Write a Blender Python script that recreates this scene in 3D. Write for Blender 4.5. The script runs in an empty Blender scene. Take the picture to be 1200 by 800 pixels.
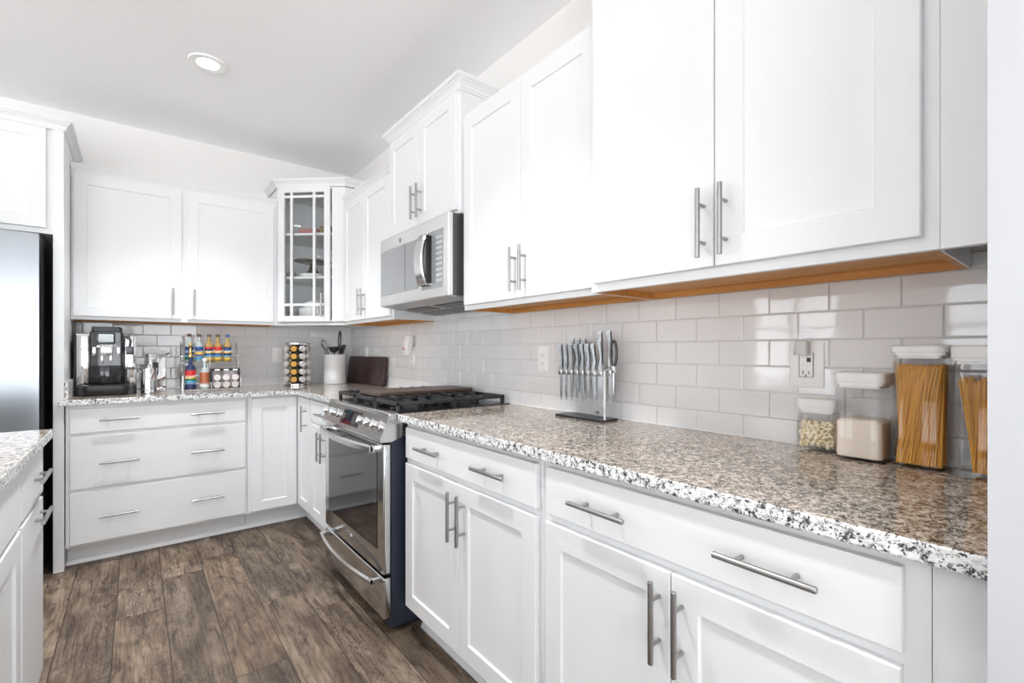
import bpy, bmesh, math, random
from mathutils import Vector, Matrix
R = math.radians; PI = math.pi
random.seed(7)
sc = bpy.context.scene
col = sc.collection

# ------------------------------------------------------------------ camera
cam = bpy.data.cameras.new('camera'); co = bpy.data.objects.new('camera', cam); col.objects.link(co)
co.location = (-1.4685, -4.0759, 1.179); co.rotation_euler = (R(90), 0, -.6729)
cam.sensor_fit = 'HORIZONTAL'; cam.sensor_width = 36; cam.lens = 36*552.6/1200
cam.shift_y = 10.5/1200; cam.clip_start = .01
sc.camera = co
# ------------------------------------------------------------------ daylight and exposure
w = bpy.data.worlds.new('world'); sc.world = w; w.use_nodes = True
bg = w.node_tree.nodes['Background']; 
wt = w.node_tree; wg = wt.nodes.new('ShaderNodeTexCoord'); ws = wt.nodes.new('ShaderNodeSeparateXYZ'); wr = wt.nodes.new('ShaderNodeValToRGB')
wt.links.new(wg.outputs['Generated'], ws.inputs[0]); wm = wt.nodes.new('ShaderNodeMath'); wm.operation = 'MULTIPLY_ADD'; wm.inputs[1].default_value = .5; wm.inputs[2].default_value = .5
wt.links.new(ws.outputs[2], wm.inputs[0]); wt.links.new(wm.outputs[0], wr.inputs[0]); wt.links.new(wr.outputs[0], bg.inputs[0])
for p in (.3, .4, .6): wr.color_ramp.elements.new(p)
# unseen bright ground added to lift the ceiling, dimmer horizon, darker zenith
for e, (p, c) in zip(wr.color_ramp.elements, ((0, (.95, .97, 1, 1)), (.39, (.95, .97, 1, 1)), (.48, (.54, .56, .58, 1)), (.53, (.50, .53, .56, 1)), (.66, (.08, .09, .10, 1)))): e.position = p; e.color = c
bg.inputs[1].default_value = 11.0
sc.view_settings.view_transform = 'Standard'; sc.view_settings.look = 'None'
sc.view_settings.gamma = 1; sc.view_settings.use_curve_mapping = False
sc.view_settings.exposure = 0.07
CAN_POWER = 30.0
sc.cycles.diffuse_bounces = 7; sc.cycles.max_bounces = 14; sc.cycles.transparent_max_bounces = 24
sc.cycles.caustics_reflective = False; sc.cycles.caustics_refractive = False
sc.cycles.sample_clamp_indirect = 6

def portal(loc, rot, sx, sy):
    l = bpy.data.lights.new('window_daylight', 'AREA'); l.shape = 'RECTANGLE'; l.size = sx; l.size_y = sy
    l.cycles.is_portal = True
    o = bpy.data.objects.new('window_daylight', l); col.objects.link(o); o.location = loc; o.rotation_euler = rot

RX0, RY0, CZ = -6.0, -7.6, 2.685       # left wall, rear wall, ceiling
REAR = [(-5.6, -3.3, .05, 2.35), (-2.7, -.4, .05, 2.35)]           # x0,x1,z0,z1 in the rear wall
LEFT = [(-6.5, -5.5, .3, 2.35), (-3.9, -2.9, .3, 2.35), (-1.8, -.7, .3, 2.35)]   # y0,y1,z0,z1 in the left wall
for x0, x1, z0, z1 in REAR: portal(((x0+x1)/2, RY0-.02, (z0+z1)/2), (R(90), 0, 0), x1-x0, z1-z0)
for y0, y1, z0, z1 in LEFT: portal((RX0-.02, (y0+y1)/2, (z0+z1)/2), (R(90), 0, R(-90)), y1-y0, z1-z0)

# ------------------------------------------------------------------ materials
def newmat(name):
    m = bpy.data.materials.new(name); m.use_nodes = True
    nt = m.node_tree; return m, nt, nt.nodes['Principled BSDF']
def N(nt, t, **k):
    n = nt.nodes.new(t)
    for a, b in k.items(): setattr(n, a, b)
    return n
def P(name, c, rough=.5, metal=0, spec=.5, coat=0, bump=None, emis=None):
    m, nt, b = newmat(name)
    b.inputs['Base Color'].default_value = (*c, 1); b.inputs['Roughness'].default_value = rough
    b.inputs['Metallic'].default_value = metal; b.inputs['Specular IOR Level'].default_value = spec
    b.inputs['Coat Weight'].default_value = coat
    if emis: b.inputs['Emission Color'].default_value = (*c, 1); b.inputs['Emission Strength'].default_value = emis
    tc = N(nt, 'ShaderNodeTexCoord'); no = N(nt, 'ShaderNodeTexNoise')
    sc_, st = bump if bump else (25, .02)
    no.inputs['Scale'].default_value = sc_; nt.links.new(tc.outputs['Object'], no.inputs['Vector'])
    bu = N(nt, 'ShaderNodeBump'); bu.inputs['Strength'].default_value = st; bu.inputs['Distance'].default_value = .01
    nt.links.new(no.outputs['Fac'], bu.inputs['Height']); nt.links.new(bu.outputs['Normal'], b.inputs['Normal'])
    return m
def math_(nt, op, a, b=None, c=None):
    n = N(nt, 'ShaderNodeMath', operation=op)
    for i, v in enumerate((a, b, c)):
        if v is None: continue
        if isinstance(v, (int, float)): n.inputs[i].default_value = v
        else: nt.links.new(v, n.inputs[i])
    return n.outputs[0]
def ramp(nt, fac, stops, interp='LINEAR'):
    n = N(nt, 'ShaderNodeValToRGB'); cr = n.color_ramp; cr.interpolation = interp
    while len(cr.elements) < len(stops): cr.elements.new(.5)
    for e, (p, c) in zip(cr.elements, stops): e.position = p; e.color = (*c, 1)
    nt.links.new(fac, n.inputs[0]); return n.outputs[0]
def mix(nt, fac, a, b, bt='MIX'):
    n = N(nt, 'ShaderNodeMix', data_type='RGBA', blend_type=bt)
    for i, v in ((0, fac), (6, a), (7, b)):
        if isinstance(v, (int, float)): n.inputs[i].default_value = v
        elif isinstance(v, tuple): n.inputs[i].default_value = (*v, 1)
        else: nt.links.new(v, n.inputs[i])
    return n.outputs[2]

def brushed(name, c, rough, axis):
    m, nt, b = newmat(name)
    b.inputs['Metallic'].default_value = 1; b.inputs['Base Color'].default_value = (*c, 1)
    tc = N(nt, 'ShaderNodeTexCoord'); mp = N(nt, 'ShaderNodeMapping'); s = [400, 400, 400]; s[axis] = 4
    mp.inputs['Scale'].default_value = s
    no = N(nt, 'ShaderNodeTexNoise'); no.inputs['Scale'].default_value = 1
    nt.links.new(tc.outputs['Object'], mp.inputs[0]); nt.links.new(mp.outputs[0], no.inputs['Vector'])
    mr = N(nt, 'ShaderNodeMapRange'); mr.inputs[3].default_value = rough*.8; mr.inputs[4].default_value = rough*1.25
    nt.links.new(no.outputs['Fac'], mr.inputs[0]); nt.links.new(mr.outputs[0], b.inputs['Roughness'])
    bu = N(nt, 'ShaderNodeBump'); bu.inputs['Strength'].default_value = .03; bu.inputs['Distance'].default_value = .002
    nt.links.new(no.outputs['Fac'], bu.inputs['Height']); nt.links.new(bu.outputs['Normal'], b.inputs['Normal'])
    return m
def clear(name, tint=(.95, .96, .97), gloss=.04, rough=.03, blend=.15):
    """thin clear glass or acrylic: light goes straight through, a fresnel share is mirrored"""
    m, nt, b = newmat(name); nt.nodes.remove(b)
    out = nt.nodes['Material Output']
    t = N(nt, 'ShaderNodeBsdfTransparent'); t.inputs[0].default_value = (*tint, 1)
    g = N(nt, 'ShaderNodeBsdfGlossy'); g.inputs['Roughness'].default_value = rough; g.inputs[0].default_value = (1, 1, 1, 1)
    fr = N(nt, 'ShaderNodeLayerWeight'); fr.inputs[0].default_value = blend
    f = math_(nt, 'ADD', math_(nt, 'MULTIPLY', fr.outputs['Fresnel'], .6), gloss)
    mx = N(nt, 'ShaderNodeMixShader'); nt.links.new(f, mx.inputs[0]); nt.links.new(t.outputs[0], mx.inputs[1]); nt.links.new(g.outputs[0], mx.inputs[2])
    nt.links.new(mx.outputs[0], out.inputs[0]); return m

def granite(name, edge=False):
    m, nt, b = newmat(name)
    tc = N(nt, 'ShaderNodeTexCoord')
    n1 = N(nt, 'ShaderNodeTexNoise'); n1.inputs['Scale'].default_value = 110; n1.inputs['Detail'].default_value = 3
    nt.links.new(tc.outputs['Object'], n1.inputs['Vector'])
    vm = N(nt, 'ShaderNodeVectorMath', operation='MULTIPLY_ADD'); nt.links.new(n1.outputs['Color'], vm.inputs[0])
    vm.inputs[1].default_value = (.018, .018, .018); nt.links.new(tc.outputs['Object'], vm.inputs[2])
    def vor(s):
        v = N(nt, 'ShaderNodeTexVoronoi'); v.inputs['Scale'].default_value = s; nt.links.new(vm.outputs[0], v.inputs['Vector'])
        sp = N(nt, 'ShaderNodeSeparateColor'); nt.links.new(v.outputs['Color'], sp.inputs[0]); return sp
    a = vor(215); c = vor(380)
    n2 = N(nt, 'ShaderNodeTexNoise'); n2.inputs['Scale'].default_value = 75; n2.inputs['Detail'].default_value = 2
    nt.links.new(tc.outputs['Object'], n2.inputs['Vector'])
    f = math_(nt, 'ADD', math_(nt, 'MULTIPLY', a.outputs[0], .55), math_(nt, 'MULTIPLY_ADD', n2.outputs['Fac'], 1.5, -.52))
    if edge:   # edge faces get a whiter, more neutral speckle with black
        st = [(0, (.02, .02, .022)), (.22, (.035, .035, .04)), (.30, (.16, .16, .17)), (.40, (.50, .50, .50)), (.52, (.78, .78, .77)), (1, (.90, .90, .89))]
    else:
        st = [(0, (.02, .018, .016)), (.20, (.045, .036, .030)), (.30, (.13, .10, .08)), (.42, (.27, .215, .17)), (.55, (.42, .35, .28)), (.72, (.54, .46, .38)), (.92, (.74, .69, .62))]
    base = ramp(nt, f, st)
    spots = math_(nt, 'LESS_THAN', c.outputs[1], .07)
    c2 = mix(nt, spots, base, (.05, .042, .04))
    wh = math_(nt, 'GREATER_THAN', c.outputs[2], .88)
    c3 = mix(nt, math_(nt, 'MULTIPLY', wh, .7), c2, (.86, .84, .80))
    nt.links.new(c3, b.inputs['Base Color']); b.inputs['Roughness'].default_value = .35 if edge else .09
    if edge:
        bu = N(nt, 'ShaderNodeBump'); bu.inputs['Strength'].default_value = .5; bu.inputs['Distance'].default_value = .002
        nt.links.new(n2.outputs['Fac'], bu.inputs['Height']); nt.links.new(bu.outputs['Normal'], b.inputs['Normal'])
    return m

def wood_floor():
    m, nt, b = newmat('wood_plank_floor')
    tc = N(nt, 'ShaderNodeTexCoord'); sp = N(nt, 'ShaderNodeSeparateXYZ'); nt.links.new(tc.outputs['Object'], sp.inputs[0])
    W, Ln = .1765, 1.22
    u = math_(nt, 'DIVIDE', math_(nt, 'ADD', sp.outputs[0], 1.7175 + W*60), W)
    row = math_(nt, 'FLOOR', u); fu = math_(nt, 'FRACT', u)
    wn = N(nt, 'ShaderNodeTexWhiteNoise', noise_dimensions='1D'); nt.links.new(row, wn.inputs['W'])
    v = math_(nt, 'ADD', math_(nt, 'DIVIDE', sp.outputs[1], Ln), math_(nt, 'MULTIPLY_ADD', wn.outputs['Value'], 7.3, 40))
    cell = math_(nt, 'FLOOR', v); fv = math_(nt, 'FRACT', v)
    idv = N(nt, 'ShaderNodeCombineXYZ'); nt.links.new(row, idv.inputs[0]); nt.links.new(cell, idv.inputs[1])
    w2 = N(nt, 'ShaderNodeTexWhiteNoise', noise_dimensions='3D'); nt.links.new(idv.outputs[0], w2.inputs['Vector'])
    rnd = w2.outputs['Value']
    # grain coordinates, shifted plank by plank
    off = N(nt, 'ShaderNodeVectorMath', operation='MULTIPLY_ADD'); nt.links.new(w2.outputs['Color'], off.inputs[0])
    off.inputs[1].default_value = (9, 9, 9); nt.links.new(tc.outputs['Object'], off.inputs[2])
    def mapped(s, d=0., det=4, rough=.55, sc_=1):
        mp = N(nt, 'ShaderNodeMapping'); mp.inputs['Scale'].default_value = s; nt.links.new(off.outputs[0], mp.inputs[0])
        n = N(nt, 'ShaderNodeTexNoise'); n.inputs['Scale'].default_value = sc_; n.inputs['Detail'].default_value = det
        n.inputs['Roughness'].default_value = rough; n.inputs['Distortion'].default_value = d
        nt.links.new(mp.outputs[0], n.inputs['Vector']); return n.outputs['Fac']
    grain = mapped((110, 5, 1), .8, 6)
    cloud = mapped((9, 2.6, 1), .8, 4, .6)
    blotch = mapped((22, 7, 1), 1.2, 5, .65)
    # cathedral rings around knots
    mpw = N(nt, 'ShaderNodeMapping'); mpw.inputs['Scale'].default_value = (9, 2.4, 1); nt.links.new(off.outputs[0], mpw.inputs[0])
    nk = N(nt, 'ShaderNodeTexNoise'); nk.inputs['Scale'].default_value = 1.6; nk.inputs['Detail'].default_value = 3.5; nt.links.new(mpw.outputs[0], nk.inputs['Vector'])
    ring = math_(nt, 'SINE', math_(nt, 'MULTIPLY', nk.outputs['Fac'], 150))
    ring = math_(nt, 'POWER', math_(nt, 'MULTIPLY_ADD', ring, .5, .5), 2.2)
    ringmask = ramp(nt, mapped((5, 1.6, 1), .3, 1), [(.50, (0, 0, 0)), (.66, (1, 1, 1))])
    c = ramp(nt, cloud, [(.28, (.085, .058, .044)), (.43, (.140, .100, .076)), (.56, (.21, .157, .120)), (.74, (.34, .270, .215))])
    tint = ramp(nt, rnd, [(0, (.74, .73, .73)), (.35, (.92, .90, .88)), (.7, (1.12, 1.08, 1.03)), (1, (1.28, 1.18, 1.08))])
    c = mix(nt, 1., c, tint, 'MULTIPLY'); c = mix(nt, 1., c, (.82, .84, .82), 'MULTIPLY')
    g = ramp(nt, grain, [(.32, (.42, .40, .39)), (.48, (1, 1, 1)), (.68, (1.42, 1.4, 1.37))])
    c = mix(nt, .8, c, g, 'MULTIPLY')
    bl = ramp(nt, blotch, [(.34, (.33, .31, .31)), (.48, (1, 1, 1)), (.66, (1.1, 1.1, 1.1)), (.8, (1.55, 1.5, 1.45))])
    c = mix(nt, .8, c, bl, 'MULTIPLY')
    rm = math_(nt, 'MULTIPLY', math_(nt, 'MULTIPLY', ring, ringmask), .6)
    c = mix(nt, rm, c, (.035, .024, .018))
    # seams
    e1 = math_(nt, 'MINIMUM', fu, math_(nt, 'SUBTRACT', 1, fu)); e1 = math_(nt, 'LESS_THAN', e1, .011)
    e2 = math_(nt, 'MINIMUM', fv, math_(nt, 'SUBTRACT', 1, fv)); e2 = math_(nt, 'LESS_THAN', e2, .0016)
    e = math_(nt, 'MAXIMUM', e1, e2)
    c = mix(nt, math_(nt, 'MULTIPLY', e, .8), c, (.02, .014, .011))
    nt.links.new(c, b.inputs['Base Color'])
    b.inputs['Roughness'].default_value = .48; b.inputs['Specular IOR Level'].default_value = .35
    bu = N(nt, 'ShaderNodeBump'); bu.inputs['Strength'].default_value = .35; bu.inputs['Distance'].default_value = .002
    nt.links.new(math_(nt, 'SUBTRACT', grain, math_(nt, 'MULTIPLY', e, .8)), bu.inputs['Height']); nt.links.new(bu.outputs['Normal'], b.inputs['Normal'])
    return m

def oak():
    m, nt, b = newmat('oak_veneer')
    tc = N(nt, 'ShaderNodeTexCoord'); mp = N(nt, 'ShaderNodeMapping'); mp.inputs['Scale'].default_value = (3, 40, 40)
    no = N(nt, 'ShaderNodeTexNoise'); no.inputs['Scale'].default_value = 1; no.inputs['Detail'].default_value = 4
    nt.links.new(tc.outputs['Object'], mp.inputs[0]); nt.links.new(mp.outputs[0], no.inputs['Vector'])
    nt.links.new(ramp(nt, no.outputs['Fac'], [(.3, (.52, .22, .05)), (.7, (.68, .34, .10))]), b.inputs['Base Color'])
    b.inputs['Roughness'].default_value = .5; return m

M = {}
M['white'] = P('white_cabinet_paint', (.82, .828, .835), .38, bump=(90, .012))
M['trimw'] = P('white_trim_paint', (.80, .81, .83), .35)
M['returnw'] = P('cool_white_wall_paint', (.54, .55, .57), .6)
M['wall'] = P('warm_white_wall_paint', (.84, .825, .805), .9, bump=(200, .05))
M['ceil'] = P('matt_ceiling_paint', (.95, .95, .96), .95, bump=(160, .05))
M['tile'] = P('glazed_grey_tile', (.80, .80, .805), .05, spec=.65, bump=(9, .06))
M['grout'] = P('pale_grout', (.68, .68, .675), .9)
M['caulk'] = P('white_caulk', (.85, .85, .84), .5)
M['granite'] = granite('speckled_granite'); M['granite_edge'] = granite('whiter_granite_edge', True); M['floor'] = wood_floor(); M['oak'] = oak()
M['nickel'] = brushed('brushed_nickel', (.40, .395, .385), .32, 2)
M['steel'] = brushed('brushed_steel', (.60, .59, .58), .22, 1)
M['steelv'] = brushed('brushed_steel_upright_grain', (.66, .66, .66), .14, 2)
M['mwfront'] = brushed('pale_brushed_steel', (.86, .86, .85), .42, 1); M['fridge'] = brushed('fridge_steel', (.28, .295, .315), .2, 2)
M['mirror'] = P('polished_chrome', (.80, .80, .81), .05, 1)
M['blackglass'] = P('black_glass', (.012, .012, .014), .04, spec=.8)
M['greyglass'] = P('grey_mirrored_glass', (.30, .31, .32), .06, spec=1)
M['black'] = P('black_plastic', (.012, .012, .013), .35)
M['blackgl'] = P('glossy_black_plastic', (.012, .013, .016), .12, coat=.4)
M['iron'] = P('cast_iron', (.022, .022, .024), .5, bump=(300, .2))
M['griddle'] = P('seasoned_cast_iron', (.07, .045, .035), .45, bump=(60, .15))
M['navy'] = P('dark_blue_grey_steel', (.022, .028, .046), .35)
M['darkgrey'] = P('dark_grey_metal', (.10, .10, .105), .35, .7)
M['plate'] = P('white_plastic', (.93, .93, .92), .3)
M['whitelid'] = P('white_lid_plastic', (.88, .88, .87), .25)
M['ceramic'] = P('white_glazed_ceramic', (.85, .85, .85), .12)
M['clear'] = clear('clear_acrylic', (.985, .988, .99), .02, .03, .18)
M['glass'] = clear('clear_glass', (.985, .99, .99), .02, .02, .1)
M['pasta'] = P('dry_spaghetti', (.86, .45, .07), .45)
M['cereal'] = P('cereal_rings', (.95, .84, .60), .7)
M['sugar'] = P('pale_brown_sugar', (.95, .83, .70), .9, bump=(400, .25))
M['mahogany'] = P('dark_red_wood', (.035, .008, .007), .28, bump=(20, .05))
M['bronze'] = P('aged_bronze', (.16, .13, .09), .35, .8)
M['lamp'] = P('lit_lens', (1, .98, .95), .5, emis=16)
M['rug'] = P('cream_wool', (.80, .80, .78), .95, bump=(300, .4)); M['lidgrey'] = P('pale_satin_lid', (.66, .66, .64), .25, .3); M['dark'] = P('dark_void_paint', (.01, .01, .01), .8)
M['knifesteel'] = P('satin_knife_steel', (.66, .66, .66), .13, 1)
M['red'] = P('red_label', (.62, .03, .03), .4); M['yellow'] = P('yellow_label', (.80, .50, .05), .4)
M['blue'] = P('blue_label', (.02, .10, .30), .4); M['green'] = P('green_label', (.02, .16, .08), .4)
M['sky'] = P('sky_blue_label', (.10, .38, .60), .4); M['navyl'] = P('navy_label', (.02, .03, .10), .4)
M['amber'] = P('amber_syrup', (.42, .12, .04), .15); M['syrup'] = P('pale_gold_syrup', (.45, .30, .10), .15)
M['clearsyrup'] = P('pale_clear_syrup', (.45, .52, .50), .12)
M['brass'] = P('brass', (.62, .42, .18), .25, 1); M['cork'] = P('brown_cap', (.12, .085, .055), .5)
M['mustard'] = P('mustard_spice', (.60, .34, .06), .6); M['olive'] = P('olive_spice', (.22, .18, .09), .6)
M['tan'] = P('tan_spice', (.45, .34, .2), .6); M['screen'] = P('pale_display', (.55, .60, .60), .15)
M['pink'] = P('dusty_red_linen', (.42, .18, .17), .7); M['foil'] = P('pod_foil', (.72, .66, .62), .35)

# ------------------------------------------------------------------ mesh helpers
def box(bm, x0, x1, y0, y1, z0, z1, bev=0., mi=0, seg=2):
    if x0 > x1: x0, x1 = x1, x0
    if y0 > y1: y0, y1 = y1, y0
    if z0 > z1: z0, z1 = z1, z0
    vs = [bm.verts.new((x, y, z)) for x in (x0, x1) for y in (y0, y1) for z in (z0, z1)]
    fs = [bm.faces.new([vs[i] for i in f]) for f in ((0, 1, 3, 2), (4, 6, 7, 5), (0, 4, 5, 1), (2, 3, 7, 6), (0, 2, 6, 4), (1, 5, 7, 3))]
    for f in fs: f.material_index = mi
    if bev:
        es = list({e for f in fs for e in f.edges})
        r = bmesh.ops.bevel(bm, geom=es, offset=bev, segments=seg, affect='EDGES', profile=.5)
        for f in r['faces']: f.material_index = mi
def ring(bm, pts): return [bm.verts.new(p) for p in pts]
def bridge(bm, a, b, mi=0):
    n = len(a)
    for i in range(n):
        f = bm.faces.new((a[i], a[(i+1) % n], b[(i+1) % n], b[i])); f.material_index = mi
def cap(bm, a, mi=0, rev=False):
    f = bm.faces.new(a[::-1] if rev else a); f.material_index = mi
def tube(bm, pts, r, seg=10, mi=0, closed=False, rr=None):
    pts = [Vector(p) for p in pts]; n = len(pts); rings = []
    up = None
    for i, p in enumerate(pts):
        if closed: d = (pts[(i+1) % n] - pts[i-1])
        else: d = (pts[min(i+1, n-1)] - pts[max(i-1, 0)])
        d.normalize()
        if up is None: up = Vector((0, 0, 1)) if abs(d.z) < .9 else Vector((1, 0, 0))
        a = d.cross(up).normalized(); b = a.cross(d).normalized(); up = b
        q = rr[i] if rr else r
        rings.append(ring(bm, [p + (a*math.cos(2*PI*k/seg) + b*math.sin(2*PI*k/seg))*q for k in range(seg)]))
    for i in range(n-1): bridge(bm, rings[i], rings[i+1], mi)
    if closed: bridge(bm, rings[-1], rings[0], mi)
    else: cap(bm, rings[0], mi, True); cap(bm, rings[-1], mi)
def lathe(bm, prof, c=(0, 0, 0), seg=28, mi=0, mis=None):
    rings = []
    for r, z in prof:
        rings.append(ring(bm, [(c[0]+max(r, 1e-4)*math.cos(2*PI*k/seg), c[1]+max(r, 1e-4)*math.sin(2*PI*k/seg), c[2]+z) for k in range(seg)]))
    for i in range(len(rings)-1): bridge(bm, rings[i], rings[i+1], mis[i] if mis else mi)
    cap(bm, rings[0], mi, True); cap(bm, rings[-1], mi)
def rrect(x0, x1, y0, y1, r, n=5):
    pts = []
    for cx, cy, a in ((x1-r, y0+r, -90), (x1-r, y1-r, 0), (x0+r, y1-r, 90), (x0+r, y0+r, 180)):
        for k in range(n+1):
            t = R(a + 90*k/n); pts.append((cx+r*math.cos(t), cy+r*math.sin(t)))
    return pts
def rprism(bm, x0, x1, y0, y1, r, zs, mi=0, caps=(True, True), n=5):
    """stack of rounded rectangles; zs = [(z, inset)]"""
    rs = []
    for z, i in zs: rs.append(ring(bm, [(x, y, z) for x, y in rrect(x0+i, x1-i, y0+i, y1-i, max(r-i, .001), n)]))
    for a, b in zip(rs, rs[1:]): bridge(bm, a, b, mi)
    if caps[0]: cap(bm, rs[0], mi, True)
    if caps[1]: cap(bm, rs[-1], mi)
def poly_prism(bm, pts, z0, z1, mi=0):
    a = ring(bm, [(x, y, z0) for x, y in pts]); b = ring(bm, [(x, y, z1) for x, y in pts])
    bridge(bm, a, b, mi); cap(bm, a, mi, True); cap(bm, b, mi)
def xprism(bm, prof, x0, x1, mi=0):
    """profile of (y, z) extruded along x"""
    a = ring(bm, [(x0, y, z) for y, z in prof]); b = ring(bm, [(x1, y, z) for y, z in prof])
    bridge(bm, a, b, mi); cap(bm, a, mi, True); cap(bm, b, mi)
def moulding(bm, path, prof, mi=0):
    """path: list of (x,y); profile (out, z); 'out' is to the right of the direction of travel; mitred"""
    P_ = [Vector(p) for p in path]; rs = []
    for i, p in enumerate(P_):
        ns = []
        if i > 0: d = (P_[i]-P_[i-1]).normalized(); ns.append(Vector((d.y, -d.x)))
        if i < len(P_)-1: d = (P_[i+1]-P_[i]).normalized(); ns.append(Vector((d.y, -d.x)))
        if len(ns) == 2:
            nn = (ns[0]+ns[1]); nn = nn/nn.dot(ns[0]) if nn.length > 1e-6 else ns[0]
        else: nn = ns[0]
        rs.append(ring(bm, [(p.x+nn.x*o, p.y+nn.y*o, z) for o, z in prof]))
    for a, b in zip(rs, rs[1:]): bridge(bm, a, b, mi)
    cap(bm, rs[0], mi, True); cap(bm, rs[-1], mi)

def obj(name, bm, mats, parent=None, smooth=True, label=None):
    bmesh.ops.recalc_face_normals(bm, faces=bm.faces)
    me = bpy.data.meshes.new(name); bm.to_mesh(me); bm.free()
    for m in (mats if isinstance(mats, (list, tuple)) else [mats]): me.materials.append(M[m])
    if smooth:
        me.polygons.foreach_set('use_smooth', [True]*len(me.polygons)); me.set_sharp_from_angle(angle=R(32))
    o = bpy.data.objects.new(name, me); col.objects.link(o)
    if parent: o.parent = parent
    if label: o['label'] = label
    return o
B = bmesh.new
def thing(name, label, cat, loc=(0, 0, 0), rz=0, group=None):
    o = bpy.data.objects.new(name, None); col.objects.link(o); o.empty_display_size = .05
    o.location = loc; o.rotation_euler = (0, 0, rz); o['label'] = label; o['category'] = cat
    if group: o['group'] = group
    return o
def tag(o, label, cat, group=None, kind=None):
    o['label'] = label; o['category'] = cat
    if group: o['group'] = group
    if kind: o['kind'] = kind
    return o
def struct(name, bm, m, **k):
    o = obj(name, bm, m, **k); o['kind'] = 'structure'; return o
def copy_tree(o, parent=None):
    c = o.copy(); col.objects.link(c); c.parent = parent
    for ch in list(o.children): copy_tree(ch, c)
    return c

# ------------------------------------------------------------------ room shell
b = B(); box(b, RX0-.15, .15, RY0-.15, .15, -.05, 0); struct('floor', b, 'floor', smooth=False)
b = B(); box(b, RX0-.15, .15, RY0-.15, .15, CZ, CZ+.1); struct('ceiling', b, 'ceil', smooth=False)
b = B(); box(b, RX0-.15, .15, 0, .15, 0, CZ); struct('wall_far', b, 'wall', smooth=False)
b = B(); box(b, 0, .15, RY0, 0, 0, CZ); struct('wall_right', b, 'wall', smooth=False)
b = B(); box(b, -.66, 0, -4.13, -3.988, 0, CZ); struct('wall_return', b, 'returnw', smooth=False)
b = B()
ed = [RX0-.15]+[v for q in REAR for v in q[:2]]+[.15]
for i in range(0, len(ed), 2): box(b, ed[i], ed[i+1], RY0-.15, RY0, 0, CZ)
for x0, x1, z0, z1 in REAR: box(b, x0, x1, RY0-.15, RY0, 0, z0); box(b, x0, x1, RY0-.15, RY0, z1, CZ)
struct('wall_rear', b, 'wall', smooth=False)
b = B(); ed = [RY0-.15]+[v for q in LEFT for v in q[:2]]+[.15]
for i in range(0, len(ed), 2): box(b, RX0-.15, RX0, ed[i], ed[i+1], 0, CZ)
for y0, y1, z0, z1 in LEFT: box(b, RX0-.15, RX0, y0, y1, 0, z0); box(b, RX0-.15, RX0, y0, y1, z1, CZ)
struct('wall_left', b, 'wall', smooth=False)
nwin = 0
for (x0, x1, z0, z1), ax in [(q, 0) for q in REAR]+[(q, 1) for q in LEFT]:
    nwin += 1; b = B()
    def wb(a0, a1, c0, c1):
        if ax == 0: box(b, a0, a1, RY0-.09, RY0-.04, c0, c1)
        else: box(b, RX0-.09, RX0-.04, a0, a1, c0, c1)
    wb(x0, x0+.06, z0, z1); wb(x1-.06, x1, z0, z1); wb(x0, x1, z0, z0+.06); wb(x0, x1, z1-.06, z1)
    mid = (x0+x1)/2; wb(mid-.04, mid+.04, z0, z1); wb(x0, x1, (z0+z1)/2+.1, (z0+z1)/2+.14)
    struct('window_%d' % nwin, b, 'trimw', smooth=False)

# recessed ceiling lights
CANS = [(-1.175, -1.15), (-1.175, -2.75), (-1.175, -4.9), (-2.9, -1.15), (-2.9, -2.75), (-2.9, -4.9), (-4.6, -2.0), (-4.6, -4.6), (-1.5, -6.4), (-3.6, -6.4)]
for i, (x, y) in enumerate(CANS):
    t = thing('recessed_light', 'round white recessed ceiling light above the corner of the kitchen' if i == 0 else 'round white recessed ceiling light farther back in the room', 'ceiling light', (x, y, CZ), 0, None if i == 0 else 'recessed lights elsewhere')
    b = B(); lathe(b, [(.052, -.001), (.052, -.006), (.085, -.008), (.088, -.001)]); obj('trim_ring', b, 'plate', t)
    b = B(); lathe(b, [(0, -.0015), (.055, -.0015), (.055, -.004), (0, -.0045)]); obj('lens', b, 'lamp', t)
    l = bpy.data.lights.new('bulb', 'SPOT'); l.energy = CAN_POWER*4; l.spot_size = R(104); l.spot_blend = 1.0; l.shadow_soft_size = .06; l.color = (.95, .98, 1)
    lo = bpy.data.objects.new('bulb', l); col.objects.link(lo); lo.parent = t; lo.location = (0, 0, -.06)

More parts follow.
